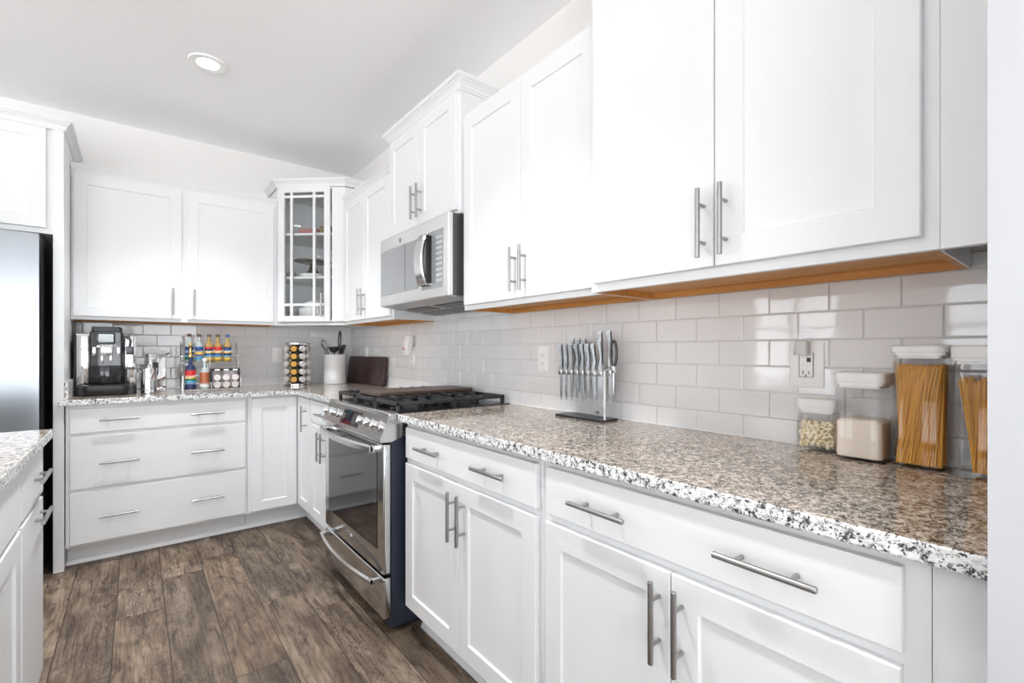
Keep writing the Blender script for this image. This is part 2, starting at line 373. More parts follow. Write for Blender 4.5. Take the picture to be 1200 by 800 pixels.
# ------------------------------------------------------------------ tiled backsplashes
def tile_wall(name, label, ln, left_seam, loc, rz):
    """local x along the wall, -y out of the wall, tiles from z .914 to 1.364"""
    t = thing(name, label, 'backsplash', loc, rz)
    b = B(); box(b, 0, ln, -.005, 0, .9145, 1.40); obj('grout', b, 'grout', t, smooth=False)
    b = B(); rnd = random.Random(3)
    zs = [.9165, .98, 1.0563, 1.1326, 1.2089, 1.2852, 1.3615, 1.40]
    for r in range(len(zs)-1):
        z0, z1 = zs[r]+.0012, zs[r+1]-.0012
        x = left_seam - (.077 if r % 2 == 0 else 0) - .154*40
        while x < ln:
            x0, x1 = max(x+.0012, .001), min(x+.154-.0012, ln-.001); x += .154
            if x1-x0 < .006: continue
            tx, tz = rnd.uniform(-.0004, .0004), rnd.uniform(-.0004, .0004)
            def yy(u, v, d): return -.0085+d+tx*(1 if u else -1)+tz*(1 if v else -1)
            o = ring(b, [(x0, -.004, z0), (x1, -.004, z0), (x1, -.004, z1), (x0, -.004, z1)])
            m_ = ring(b, [(x0, yy(0, 0, .0012), z0), (x1, yy(1, 0, .0012), z0), (x1, yy(1, 1, .0012), z1), (x0, yy(0, 1, .0012), z1)])
            e = .0025
            i_ = ring(b, [(x0+e, yy(0, 0, 0), z0+e), (x1-e, yy(1, 0, 0), z0+e), (x1-e, yy(1, 1, 0), z1-e), (x0+e, yy(0, 1, 0), z1-e)])
            bridge(b, o, m_); bridge(b, m_, i_); cap(b, i_)
    obj('tiles', b, 'tile', t, smooth=False)
    b = B(); box(b, 0, ln, -.012, -.004, .9142, .9185); obj('caulk_line', b, 'caulk', t, smooth=False)
    return t
# top row (index 5) uses left_seam-.077? odd rows use left_seam
tile_wall('tile_backsplash', 'glossy pale grey subway tile backsplash running behind the stove and pasta jars', 3.98, 3.769, (0, 0, 0), R(-90))
tile_wall('tile_backsplash', 'glossy pale grey subway tile backsplash behind the coffee machine and syrup rack', 1.75, 1.76-1.424, (-1.769, -.0005, 0), 0)

# ------------------------------------------------------------------ cabinet parts (local: x along the front, y into the cabinet, z up)
TH = .019
def shaker(name, parent, x0, x1, z0, z1, st=.06, rec=.007, mats='white', opening=False):
    yf = -TH; b = B(); e = .002
    def rc(i, y): return ring(b, [(x0+i, y, z0+i), (x1-i, y, z0+i), (x1-i, y, z1-i), (x0+i, y, z1-i)])
    a = rc(0, yf+TH-.0005); c = rc(0, yf+e); d = rc(e, yf); f = rc(st, yf); g = rc(st+.003, yf+rec)
    bridge(b, a, c); bridge(b, c, d); bridge(b, d, f); bridge(b, f, g)
    if opening:
        h = rc(st+.003, yf+TH-.0005); bridge(b, g, h); bridge(b, h, a)
    else: cap(b, g); cap(b, a)
    return obj(name, b, mats, parent, smooth=False)
def slab(name, parent, x0, x1, z0, z1):
    b = B(); box(b, x0, x1, -TH, -.0005, z0, z1, .0025); return obj(name, b, 'white', parent, smooth=False)
def handle(parent, x, z, axis, L=.172, yf=-TH, name='handle', mat='nickel', r=.006, out=.032):
    b = B(); y = yf-out
    v = Vector((1, 0, 0)) if axis == 'x' else Vector((0, 0, 1)); c = Vector((x, y, z))
    tube(b, [c-v*L/2, c-v*(L/2-.001), c+v*(L/2-.001), c+v*L/2], r, 12, rr=[r*.85, r, r, r*.85])
    for s in (-.27, .27):
        q = c+v*L*s; tube(b, [q, (q.x, yf+.001, q.z)], .0045, 10)
    return obj(name, b, mat, parent)
CROWN = [(0, 0), (.006, 0), (.006, .009), (.010, .010), (.012, .020), (.022, .032), (.026, .034), (.026, .040), (.031, .041), (.036, .047), (.036, .058), (0, .058)]
SMALL = [(0, 0), (.005, 0), (.005, .007), (.009, .008), (.012, .016), (.018, .022), (.018, .027), (.023, .029), (.023, .040), (0, .040)]
def crown(parent, path, z, prof=CROWN, s=1.):
    b = B(); moulding(b, path, [(o*s, z+h*s) for o, h in prof]); return obj('crown_moulding', b, 'white', parent, smooth=False)

def upper(name, label, loc, rz, wd, dp, z0, z1, doors, hz=1.495, hl=.172, crown_path=None, crown_prof=SMALL, crown_z=None, filler=0, st=.06, crown_s=1.):
    """doors: [(x0,x1,z0,z1,handle_x)]"""
    t = thing(name, label, 'cabinet', loc, rz)
    b = B()
    box(b, 0, wd, .0, TH, z0, z1)                      # face frame with its lower lip
    box(b, .0, .004, TH, dp, z0, z1); box(b, wd-.004, wd, TH, dp, z0, z1)
    box(b, .004, wd-.004, TH, dp, z0+.024, z1)
    obj('carcass', b, 'white', t, smooth=False)
    b = B()
    box(b, .004, wd-.004, TH, dp-.001, z0+.019, z0+.0235)
    box(b, .0042, .016, TH, dp, z0-.0005, z0+.019); box(b, wd-.016, wd-.0042, TH, dp, z0-.0005, z0+.019)
    box(b, .016, wd-.016, dp-.014, dp, z0-.0005, z0+.019)
    obj('underside', b, 'oak', t, smooth=False, label='bare orange oak underside')
    if filler:
        b = B(); box(b, wd+.0008, wd+filler, 0, TH, z0, z1); obj('filler_strip', b, 'white', t, smooth=False)
    for x0, x1, a, c, hx in doors:
        d = shaker('door', t, x0, x1, a, c, st)
        if hx is not None: handle(d, hx, hz, 'z', hl)
    if crown_path: crown(t, crown_path, crown_z, crown_prof, crown_s)
    return t
def base(name, label, loc, rz, wd, dp, fronts, z0=.114, z1=.882, toe=.075, extra=0, kick=True):
    """fronts: ('slab'|'door', x0,x1,z0,z1, [(hx,hz,axis)])"""
    t = thing(name, label, 'cabinet', loc, rz)
    b = B(); box(b, 0, wd, 0, dp, z0, z1)
    obj('carcass', b, 'white', t, smooth=False)
    if kick:
        b = B(); box(b, 0, wd, toe, dp, 0, z0); obj('toe_kick', b, 'white', t, smooth=False)
    if extra:
        b = B(); box(b, wd+.001, wd+extra, 0, TH, 0, z1); obj('filler_strip', b, 'white', t, smooth=False)
    for k, x0, x1, a, c, hs in fronts:
        d = slab('drawer', t, x0, x1, a, c) if k == 'slab' else shaker('door', t, x0, x1, a, c)
        for h in hs: handle(d, h[0], h[1], h[2])
    return t
RW = R(-90)
XB, XC = -.581, -.616          # base face frame and counter edge on the right wall
YB, YC = -.603, -.644
# right wall, near run
base('base_cabinet', 'white base cabinet beside the stove, wide drawer over two panelled doors', (XB, -2.262, 0), RW, .847, .575,
     [('slab', .020, .830, .738, .864, [(.240, .801, 'x'), (.632, .801, 'x')]),
      ('door', .018, .4235, .128, .716, [(.406, .606, 'z')]), ('door', .4265, .828, .128, .716, [(.466, .606, 'z')])])
base('base_cabinet', 'white base cabinet nearest the camera, under the food storage jars', (XB, -3.111, 0), RW, .812, .575,
     [('slab', .020, .783, .738, .864, [(.220, .801, 'x'), (.598, .801, 'x')]),
      ('door', .018, .4015, .128, .716, [(.377, .612, 'z')]), ('door', .4045, .781, .128, .716, [(.431, .612, 'z')])], extra=.064)
# right wall, between corner and stove
base('base_cabinet', 'narrow white base cabinet squeezed between the corner and the stove', (XB, -.905, 0), RW, .568, .575,
     [('slab', .020, .548, .738, .864, [(.295, .795, 'x')]),
      ('door', .018, .2825, .128, .716, [(.258, .606, 'z')]), ('door', .2855, .548, .128, .716, [(.327, .606, 'z')])])
# corner cabinet with a folding two-leaf door
t = thing('corner_base_cabinet', 'white corner base cabinet with a folding door in the inner angle', 'cabinet', (0, 0, 0))
b = B(); poly_prism(b, [(-.903, -.003), (-.903, YB), (XB-.002, YB), (XB-.002, -.903), (-.003, -.903), (-.003, -.003)], .114, .882); obj('carcass', b, 'white', t, smooth=False)
b = B(); poly_prism(b, [(-.903, -.003), (-.903, YB+.075), (XB+.073, YB+.075), (XB+.073, -.903), (-.003, -.903), (-.003, -.003)], 0, .114); obj('toe_kick', b, 'white', t, smooth=False)
piv = bpy.data.objects.new('door_leaf', None)
d1 = shaker('door', t, -.880, -.607, .128, .864); d1.location = (0, YB, 0)
d2 = shaker('door', t, .012, .285, .128, .864); d2.location = (XB, YB-.01, 0); d2.rotation_euler = (0, 0, RW)
bpy.data.objects.remove(piv)
handle(d2, .212, .735, 'z')
# far wall drawers
HX = (-1.54+1.765, -1.122+1.765)
base('drawer_cabinet', 'wide white three-drawer base cabinet under the coffee machine', (-1.765, YB, 0), 0, .860, .6,
     [('slab', .018, .848, .728, .860, [(HX[0], .797, 'x'), (HX[1], .793, 'x')]),
      ('slab', .018, .848, .426, .711, [(HX[0], .560, 'x'), (HX[1], .562, 'x')]),
      ('slab', .018, .848, .128, .409, [(HX[0], .266, 'x'), (HX[1], .270, 'x')])])
# shoe moulding along the toe kicks
sp = [(0, 0), (.013, 0), (.012, .008), (.006, .017), (0, .019)]
b = B(); moulding(b, [(-1.768, YB+.0745), (XB+.0725, YB+.0745), (XB+.0725, -1.473)], sp); struct('trim_1', b, 'white', smooth=False)
b = B(); moulding(b, [(XB+.0745, -2.262), (XB+.0745, -3.923)], sp); struct('trim_2', b, 'white', smooth=False)

# upper cabinets, right wall
UZ = 1.3632
upper('wall_cabinet', 'white two-door wall cabinet between the microwave and the taller cabinet', (-.284, -2.240, 0), RW, .814, .282, UZ, 2.262,
      [(.020, .424, 1.384, 2.235, .396), (.427, .808, 1.384, 2.235, .455)])
upper('wall_cabinet', 'tall deep white wall cabinet with two doors above the food storage jars', (-.330, -3.056, 0), RW, .835, .328, UZ, 2.50,
      [(.020, .4165, 1.388, 2.46, .392), (.4195, .812, 1.388, 2.46, .449)], filler=.092, st=.068, crown_path=[(0, .325), (0, 0), (.927, 0)], crown_prof=CROWN, crown_z=2.50)
upper('wall_cabinet', 'white two-door wall cabinet between the glass corner cabinet and the microwave', (-.284, -.655, 0), RW, .820, .282, UZ, 2.250,
      [(.020, .3955, 1.384, 2.225, .368), (.3985, .800, 1.384, 2.225, .423)], crown_path=[(0, .0), (.820, .0)], crown_z=2.240)
# cabinet over the microwave, with mitred crown
t = thing('wall_cabinet', 'short raised white cabinet with crown moulding over the microwave', 'cabinet', (-.302, -1.479, 0), RW)
b = B(); box(b, 0, .757, 0, .300, 1.812, 2.385); obj('carcass', b, 'white', t, smooth=False)
for x0, x1, hx in ((.018, .377, .348), (.380, .739, .410)):
    d = shaker('door', t, x0, x1, 1.829, 2.372); handle(d, hx, 1.947, 'z')
crown(t, [(0, .300), (0, 0), (.757, 0), (.757, .300)], 2.375, s=1.1)
# far wall upper
upper('wall_cabinet', 'wide white two-door wall cabinet above the coffee machine and syrup rack', (-1.768, -.294, 0), 0, 1.107, .292, UZ, 2.250,
      [(.010, .533, 1.384, 2.225, .486), (.561, 1.083, 1.384, 2.225, .600)], crown_path=[(0, 0), (1.107, 0)], crown_z=2.240)

# diagonal corner cabinet with glass door
t = thing('corner_wall_cabinet', 'white diagonal corner wall cabinet with a divided glass door', 'cabinet', (0, 0, 0))
PA, PB = (-.659, -.294), (-.284, -.647)
foot = [(-.003, -.003), (-.659, -.003), PA, PB, (-.003, -.647)]
b = B(); z0, z1 = UZ, 2.385
poly_prism(b, foot, z0+.012, z0+.03); poly_prism(b, foot, z1-.02, z1)
poly_prism(b, [(-.659, -.003), (-.659, -.294), (-.645, -.300), (-.645, -.003)], z0, z1)
poly_prism(b, [(-.003, -.647), (-.284, -.647), (-.290, -.633), (-.003, -.633)], z0, z1)
box(b, -.659, -.003, -.017, -.003, z0, z1); box(b, -.017, -.003, -.647, -.003, z0, z1)
obj('carcass', b, 'white', t, smooth=False)
DL = .515; ang = math.atan2(PB[1]-PA[1], PB[0]-PA[0])
df = bpy.data.objects.new('x', None); bpy.data.objects.remove(df)
def diag(o): o.location = (PA[0], PA[1], 0); o.rotation_euler = (0, 0, ang); return o
b = B(); box(b, 0, .030, 0, TH, z0, z1); box(b, DL-.098, DL, 0, TH, z0, z1); box(b, .030, DL-.098, 0, TH, z0, z0+.04); box(b, .030, DL-.098, 0, TH, z1-.03, z1)
diag(obj('face_frame', b, 'white', t, smooth=False))
b = B(); moulding(b, [(-.659, -.003), PA, PB, (-.003, -.647)], [(o*.95, 2.370+h*.95) for o, h in CROWN]); obj('crown_moulding', b, 'white', t, smooth=False)
d = diag(shaker('door', t, .021, .407, 1.388, 2.372, st=.041, opening=True))
b = B()
for xx in (.119, .290): box(b, xx-.009, xx+.009, -.0185, -.0035, 1.43, 2.35)
for zz in (1.512, 2.298): box(b, .064, .362, -.0182, -.0038, zz-.009, zz+.009)
obj('muntins', b, 'white', d, smooth=False)
b = B(); box(b, .060, .366, -.009, -.006, 1.428, 2.352); obj('glass_pane', b, 'glass', d, smooth=False)
handle(d, .358, 1.505, 'z')
for zz in (2.040, 1.722):
    b = B(); poly_prism(b, [(-.018, -.018), (-.644, -.018), (-.640, -.290), (-.300, -.612), (-.018, -.632)], zz-.016, zz); obj('shelf', b, 'white', t, smooth=False)

# tall fridge surround
t = thing('fridge_surround', 'white fridge end panel with the cabinet above the refrigerator', 'cabinet', (0, 0, 0))
b = B(); box(b, -1.812, -1.770, -.62, -.003, 0, 2.37, .001)
obj('side_panel', b, 'white', t, smooth=False)
b = B(); box(b, -2.80, -2.77, -.62, -.003, 0, 2.37)
obj('side_panel', b, 'white', t, smooth=False)
b = B(); box(b, -2.769, -1.8125, -.600, -.003, 1.795, 2.37); obj('carcass', b, 'white', t, smooth=False)
for x0, x1 in ((-2.745, -2.293), (-2.290, -1.838)):
    d = shaker('door', t, x0, x1, 1.822, 2.352); d.location = (0, -.600, 0)
    handle(d, -2.32 if x0 < -2.5 else -2.263, 1.93, 'z')
b = B(); moulding(b, [(-2.80, -.62), (-1.770, -.62), (-1.770, -.003)], [(o*1.0, 2.345+h*1.0) for o, h in CROWN]); obj('crown_moulding', b, 'white', t, smooth=False)

# refrigerator
t = thing('refrigerator', 'stainless steel refrigerator with dark sides beside the white end panel', 'refrigerator', (-2.30, 0, 0))
b = B(); box(b, -.455, .450, -.66, -.04, .02, 1.765, .004); box(b, -.44, .44, -.62, -.1, 0, .02); obj('body', b, 'darkgrey', t)
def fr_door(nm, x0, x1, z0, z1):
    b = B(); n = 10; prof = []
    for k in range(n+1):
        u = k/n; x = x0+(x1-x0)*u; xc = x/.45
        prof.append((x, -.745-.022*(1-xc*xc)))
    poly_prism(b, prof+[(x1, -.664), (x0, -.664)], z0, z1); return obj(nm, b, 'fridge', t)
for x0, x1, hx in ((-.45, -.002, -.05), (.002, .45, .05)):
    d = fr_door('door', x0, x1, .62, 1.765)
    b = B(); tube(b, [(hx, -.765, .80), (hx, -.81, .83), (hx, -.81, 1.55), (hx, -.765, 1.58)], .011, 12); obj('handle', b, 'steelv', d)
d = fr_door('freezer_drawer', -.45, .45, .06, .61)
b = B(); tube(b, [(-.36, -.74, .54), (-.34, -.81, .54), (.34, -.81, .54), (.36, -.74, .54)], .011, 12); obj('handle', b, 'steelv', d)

# ------------------------------------------------------------------ island
IX, IY = -1.729, -1.872
t = base('island_cabinet', 'white island end cabinet with a pull-out front and two bar handles', (IX, IY, 0), R(90), .0001, .0001, [], kick=False)
for c in list(t.children): bpy.data.objects.remove(c)
b = B(); box(b, -.385, 0, 0, .95, .114, .882); obj('carcass', b, 'white', t, smooth=False)
b = B(); box(b, -.385, -.0, .075, .93, 0, .114); obj('toe_kick', b, 'white', t, smooth=False)
d = slab('drawer', t, -.372, -.010, .712, .866); handle(d, -.130, .785, 'x', .19, out=.022)
d = slab('pull_out_front', t, -.372, -.010, .128, .697); handle(d, -.118, .658, 'x', .19, out=.022)
t = base('island_cabinet', 'white island cabinet with drawer and panelled doors cut by the photo edge', (IX, IY-.386-.9, 0), R(90), .899, .95,
         [('slab', .012, .887, .712, .866, []), ('door', .012, .448, .128, .697, []), ('door', .451, .887, .128, .697, [])])
t = base('island_cabinet', 'white island base cabinet at the camera end of the island', (IX, IY-.386-1.8, 0), R(90), .899, .95,
         [('slab', .012, .887, .712, .866, [(.45, .785, 'x')]), ('door', .012, .448, .128, .697, []), ('door', .451, .887, .128, .697, [])])

# ------------------------------------------------------------------ granite countertops
def counter(label, pts, cat='countertop', z0=.8825, z1=.914):
    b = B(); poly_prism(b, pts, z0, z1)
    es = [e for e in b.edges if abs(e.verts[0].co.z-e.verts[1].co.z) < 1e-5]
    bmesh.ops.bevel(b, geom=es, offset=.004, segments=3, affect='EDGES', profile=.5)
    b.normal_update()
    for f in b.faces:
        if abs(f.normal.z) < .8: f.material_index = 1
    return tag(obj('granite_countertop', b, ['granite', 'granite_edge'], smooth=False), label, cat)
counter('long speckled granite countertop to the right of the stove, holding knives and jars', [(-.001, -2.240), (XC, -2.240), (XC, -3.986), (-.001, -3.986)])
counter('speckled granite countertop wrapping the corner under the coffee machine and crock', [(-1.769, -.001), (-1.769, -.619), (-1.790, -.621), (-1.790, YC), (XC, YC), (XC, -1.476), (-.001, -1.476), (-.001, -.001)])
counter('speckled granite island countertop in the foreground beside the refrigerator', [(-1.689, -1.856), (-1.689, -4.70), (-2.80, -4.70), (-2.80, -1.856)])
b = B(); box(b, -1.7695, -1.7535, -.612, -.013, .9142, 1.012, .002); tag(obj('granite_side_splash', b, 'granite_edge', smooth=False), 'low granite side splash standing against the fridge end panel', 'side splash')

# ------------------------------------------------------------------ gas range  (local x along the front, y in, origin at the left front of the body)
t = thing('gas_range', 'stainless steel slide-in gas stove with black grates between the cabinets', 'stove', (-.640, -1.479, 0), RW)
Wd = .757
b = B(); box(b, .004, Wd-.004, 0, .62, .025, .88, .002); box(b, .03, Wd-.03, .06, .60, 0, .025); obj('body', b, 'navy', t, smooth=False)
b = B()
xprism(b, [(.06, .905), (-.012, .905), (-.050, .815), (-.046, .800), (.0, .800), (.06, .82)], .0, Wd)
obj('control_panel', b, 'steel', t, smooth=False)
b = B(); box(b, 0, Wd, .031, .628, .886, .918, .003); box(b, .03, Wd-.03, .035, .60, .9175, .9195)
ct = obj('cooktop', b, 'blackgl', t, smooth=False)
b = B(); box(b, 0, Wd, -.012, .0305, .9015, .9185, .003); obj('front_trim', b, 'steel', t)
# oven door
dr = None
b = B(); box(b, .0, Wd, -.036, -.002, .255, .792, .006, seg=3); dr = obj('oven_door', b, 'steelv', t)
b = B(); box(b, .060, Wd-.060, -.0385, -.034, .345, .775, .003); obj('window', b, 'blackglass', dr, smooth=False)
def bow(parent, z, hh, name='handle', x0=.045, x1=Wd-.045, yf=-.036, bowd=.030):
    b = B(); n = 14; rs = []
    for k in range(n+1):
        u = k/n; x = x0+(x1-x0)*u; y = yf-.032-bowd*(1-(2*u-1)**2)
        rs.append(ring(b, [(x, y, z-hh), (x, y-.010, z-hh+.006), (x, y-.010, z+hh-.006), (x, y, z+hh), (x, y+.006, z)]))
    for a, c in zip(rs, rs[1:]): bridge(b, a, c)
    cap(b, rs[0], rev=True); cap(b, rs[-1])
    for x in (x0, x1-.022): box(b, x, x+.022, yf+.002, yf-.040, z-hh, z+hh, .003)
    return obj(name, b, 'steel', parent)
bow(dr, .770, .016)
b = B(); lathe(b, [(0, 0), (.013, 0), (.013, .002), (.0115, .0028), (0, .0028)], seg=24)
lg = obj('badge', b, 'mirror', dr); lg.rotation_euler = (R(90), 0, 0); lg.location = (Wd/2, -.036, .302)
b = B(); box(b, .0, Wd, -.036, -.002, .072, .240, .006, seg=3); dw = obj('warming_drawer', b, 'steelv', t)
bow(dw, .222, .013)
# controls on the slanted panel
tilt = math.atan2(.038, .090)
def panel_pt(x, u, off):   # u up the slope 0..1
    y = -.050+.038*u; z = .815+.090*u; n = Vector((0, -math.cos(tilt), math.sin(tilt)))
    return Vector((x, y, z))+n*off
KB = None
for i, x in enumerate((.085, .175, .545, .625, .700)):
    b = B(); lathe(b, [(0, 0), (.023, 0), (.023, .006), (.0195, .008), (.0185, .036), (.0165, .039), (0, .039)], seg=24)
    box(b, -.0035, .0035, -.016, .016, .038, .042, .001)
    k = obj('knob', b, 'mirror', t); k.location = panel_pt(x, .52, -.001); k.rotation_euler = (R(90)-tilt, 0, 0)
b = B(); box(b, .255, .480, -.0015, .002, -.036, .036, .001); box(b, .262, .30, -.003, -.001, -.012, .015, mi=1); box(b, .40, .46, -.003, -.001, -.025, .02, mi=1)
k = obj('display', b, ['blackglass', 'darkgrey'], t, smooth=False); k.location = panel_pt(0, .5, .001); k.rotation_euler = (-tilt, 0, 0)
# burners and grates
for x, y in ((.13, .17), (.13, .46), (Wd-.13, .17), (Wd-.13, .46), (Wd/2, .31)):
    b = B(); lathe(b, [(0, 0), (.045, 0), (.045, .008), (.035, .010), (.035, .018), (.030, .021), (0, .021)], (x, y, .919)); obj('burner', b, 'iron', t)
def grate(x0, x1):
    y0, y1 = .030, .600; za, zb = .944, .960; b = B(); w_ = .006
    for x in (x0+w_, x1-w_): box(b, x-w_, x+w_, y0, y1, za, zb, .002)
    for y in (y0+w_, y1-w_, (y0+y1)/2): box(b, x0, x1, y-w_, y+w_, za, zb, .002)
    for j in range(1, 8):
        y = y0+(y1-y0)*j/8
        if j == 4: continue
        box(b, x0+.002, x0+(x1-x0)*.36, y-.005, y+.005, za+.002, zb+.004, .002); box(b, x1-(x1-x0)*.36, x1-.002, y-.005, y+.005, za+.002, zb+.004, .002)
    for x in (x0+.008, x1-.008):
        for y in (y0+.008, (y0+y1)/2, y1-.008): box(b, x-.008, x+.008, y-.008, y+.008, .9185, za+.002, .002)
    return obj('grate', b, 'iron', t)
for x0, x1 in ((.012, .252), (.258, .499), (.505, Wd-.012)): grate(x0, x1)
b = B(); rprism(b, .262, .497, .045, .585, .02, [(.9635, .002), (.966, 0), (.978, 0), (.980, .002)]); rprism(b, .280, .479, .075, .560, .02, [(.9795, 0), (.9805, .001)], mi=0)
g = obj('griddle_plate', b, 'griddle', None); g.location = (-.640, -1.479, 0); g.rotation_euler = (0, 0, RW)
tag(g, 'brownish cast iron griddle plate lying over the middle stove grate', 'griddle')

# ------------------------------------------------------------------ microwave
t = thing('microwave', 'white-silver over-the-range microwave with a curved dark handle', 'microwave', (-.3, -1.481, 0), RW)
yf = -.070
b = B(); box(b, .004, .753, -.045, .295, 1.432, 1.8065, .002); obj('housing', b, 'darkgrey', t, smooth=False)
b = B(); box(b, 0, .757, yf, -.044, 1.427, 1.8065, .004, seg=3); dr = obj('door', b, 'mwfront', t)
b = B(); box(b, .014, .468, yf-.002, yf+.004, 1.488, 1.736, .001); obj('window', b, 'greyglass', dr, smooth=False)
b = B(); box(b, .322, .325, yf-.0026, yf, 1.489, 1.735); box(b, .462, .466, yf-.0028, yf, 1.489, 1.735); obj('window_seam', b, 'darkgrey', dr, smooth=False)
b = B(); box(b, .505, .712, yf-.002, yf+.004, 1.472, 1.742, .001); pn = obj('control_panel', b, 'greyglass', dr, smooth=False)
b = B()
for i in range(9):
    for j in range(3): box(b, .648+j*.020, .662+j*.020, yf-.0028, yf-.001, 1.500+i*.025, 1.512+i*.025)
obj('keypad', b, 'screen', pn, smooth=False)
b = B(); rs = []
for k in range(15):
    u = k/14; z = 1.490+.245*u; y = yf-.016-.030*(1-(2*u-1)**2)**.8
    rs.append(ring(b, [(.520, y, z), (.524, y-.008, z), (.590, y-.008, z), (.596, y, z), (.594, y+.008, z), (.522, y+.008, z)]))
for a, c in zip(rs, rs[1:]): bridge(b, a, c)
cap(b, rs[0], rev=True); cap(b, rs[-1])
for z in (1.490, 1.712): box(b, .522, .594, yf-.022, yf, z, z+.022, .002)
obj('handle', b, 'steelv', dr)
b = B(); box(b, .598, .606, yf-.030, yf-.002, 1.500, 1.725, .002); obj('handle_edge', b, 'black', dr)
b = B(); lathe(b, [(0, 0), (.014, 0), (.013, .0015), (0, .0015)], seg=24); lg = obj('badge', b, 'nickel', dr); lg.rotation_euler = (R(90), 0, 0); lg.location = (.262, yf, 1.765)
# sloping grey underside with vent slots
b = B(); xprism(b, [(yf+.006, 1.431), (.295, 1.431), (.295, 1.392), (.02, 1.418), (yf+.006, 1.4275)], .006, .751); u_ = obj('underside', b, 'nickel', t, smooth=False)
b = B()
for x0, x1 in ((.08, .34), (.41, .67)):
    xprism(b, [(.05, 1.4165), (.05, 1.4125), (.13, 1.405), (.13, 1.411)], x0, x1, 0)
    xprism(b, [(.16, 1.4065), (.16, 1.4025), (.26, 1.393), (.26, 1.398)], x0-.02, x1+.02, 1)
obj('vent', b, ['black', 'darkgrey'], u_, smooth=False)

# ------------------------------------------------------------------ outlets and plugs (local x along the wall, -y out)
def outlet(label, loc, rz, wd=.072, ht=.118, gfci=False, switch=False):
    t = thing('wall_switch' if switch else 'wall_outlet', label, 'switch' if switch else 'outlet', loc, rz)
    b = B(); box(b, -wd/2, wd/2, -.006, 0, -ht/2, ht/2, .003, seg=3); obj('cover_plate', b, 'plate', t)
    if gfci or switch:
        b = B(); box(b, -.017, .017, -.0085, -.005, -.034, .034, .001); f = obj('receptacle' if gfci else 'rocker', b, 'plate', t)
        if gfci:
            b = B()
            for z in (-.021,):
                box(b, -.008, -.006, -.0090, -.008, z-.004, z+.005); box(b, .006, .008, -.0090, -.008, z-.004, z+.004); box(b, -.002, .002, -.0090, -.008, z-.011, z-.007)
            box(b, -.0165, .0165, -.0088, -.008, -.0345, -.0335); box(b, -.018, -.017, -.0088, -.005, -.034, .034); box(b, .017, .018, -.0088, -.005, -.034, .034)
            box(b, .002, .012, -.0095, -.008, .008, .020)
            obj('slots', b, 'black', f, smooth=False)
            b = B(); box(b, -.012, .012, -.010, -.008, -.004, .004, .001); obj('test_button', b, 'plate', f)
    else:
        for z in (-.0195, .0195):
            b = B(); lathe(b, [(0, 0), (.0165, 0), (.0165, .003), (.0155, .004), (0, .004)], seg=24); r_ = obj('receptacle', b, 'plate', t)
            r_.rotation_euler = (R(90), 0, 0); r_.location = (0, -.005, z)
            b = B(); box(b, -.008, -.006, -.004, .004, .0035, .0045); box(b, .006, .008, -.004, .004, .0035, .0045); box(b, -.002, .002, -.011, -.007, .0035, .0045); obj('slots', b, 'black', r_, smooth=False)
    return t
WX = -.0085
outlet('wide white wall outlet with a fluted night light plugged in, above the cereal jar', (WX, -3.5615, 1.139), RW, .086, .126, gfci=True)
outlet('white duplex wall outlet on the tiles beside the knife stand', (WX, -2.478, 1.141), RW)
outlet('white wall outlet behind the plug-in air freshener near the stove', (WX, -1.170, 1.145), RW)
outlet('white wall outlet above the dark red cutting board', (WX, -.350, 1.150), RW)
outlet('white wall switch beside the spice carousel', (-.597, WX, 1.145), 0, switch=True)
# fluted night light
t = thing('night_light', 'clear fluted plug-in night light in the wide outlet', 'night light', (WX, -3.5565, 1.165), RW)
b = B(); n = 8; pts = []
for k in range(n*2+1):
    x = -.019+.038*k/(n*2); pts.append((x, -.034-(.003 if k % 2 else 0)))
a = ring(b, [(x, y, 0) for x, y in pts]+[(.019, -.010, 0), (-.019, -.010, 0)]); c = ring(b, [(x*.72, y+.006, .062) for x, y in pts]+[(.019*.72, -.010, .062), (-.019*.72, -.010, .062)])
bridge(b, a, c); cap(b, a, rev=True); cap(b, c); obj('shade', b, 'nlight' if 'nlight' in M else 'clear', t, smooth=False)
b = B(); box(b, -.013, .013, -.030, -.0085, .002, .040, .002); obj('plug_body', b, 'plate', t)
# air freshener
t = thing('air_freshener', 'white plug-in air freshener with a red light left of the stove hood', 'air freshener', (WX, -1.180, 1.150), RW)
b = B(); rs = []
for z, y0, y1, w_ in ((-.004, -.030, -.060, .024), (.02, -.024, -.066, .031), (.09, -.012, -.062, .031), (.125, -.010, -.050, .026)):
    rs.append(ring(b, [(x, y, z) for x, y in rrect(-w_, w_, y1, y0, .010, 3)]))
for a, c in zip(rs, rs[1:]): bridge(b, a, c)
cap(b, rs[0], rev=True); cap(b, rs[-1]); obj('housing', b, 'plate', t)
b = B(); box(b, -.012, .012, -.04, -.0055, .005, .035, .002); obj('plug_body', b, 'plate', t)
b = B(); lathe(b, [(0, 0), (.008, 0), (.007, .003), (0, .003)], seg=16); l_ = obj('red_light', b, 'red', t); l_.rotation_euler = (R(90), 0, 0); l_.location = (-.012, -.0655, .04)

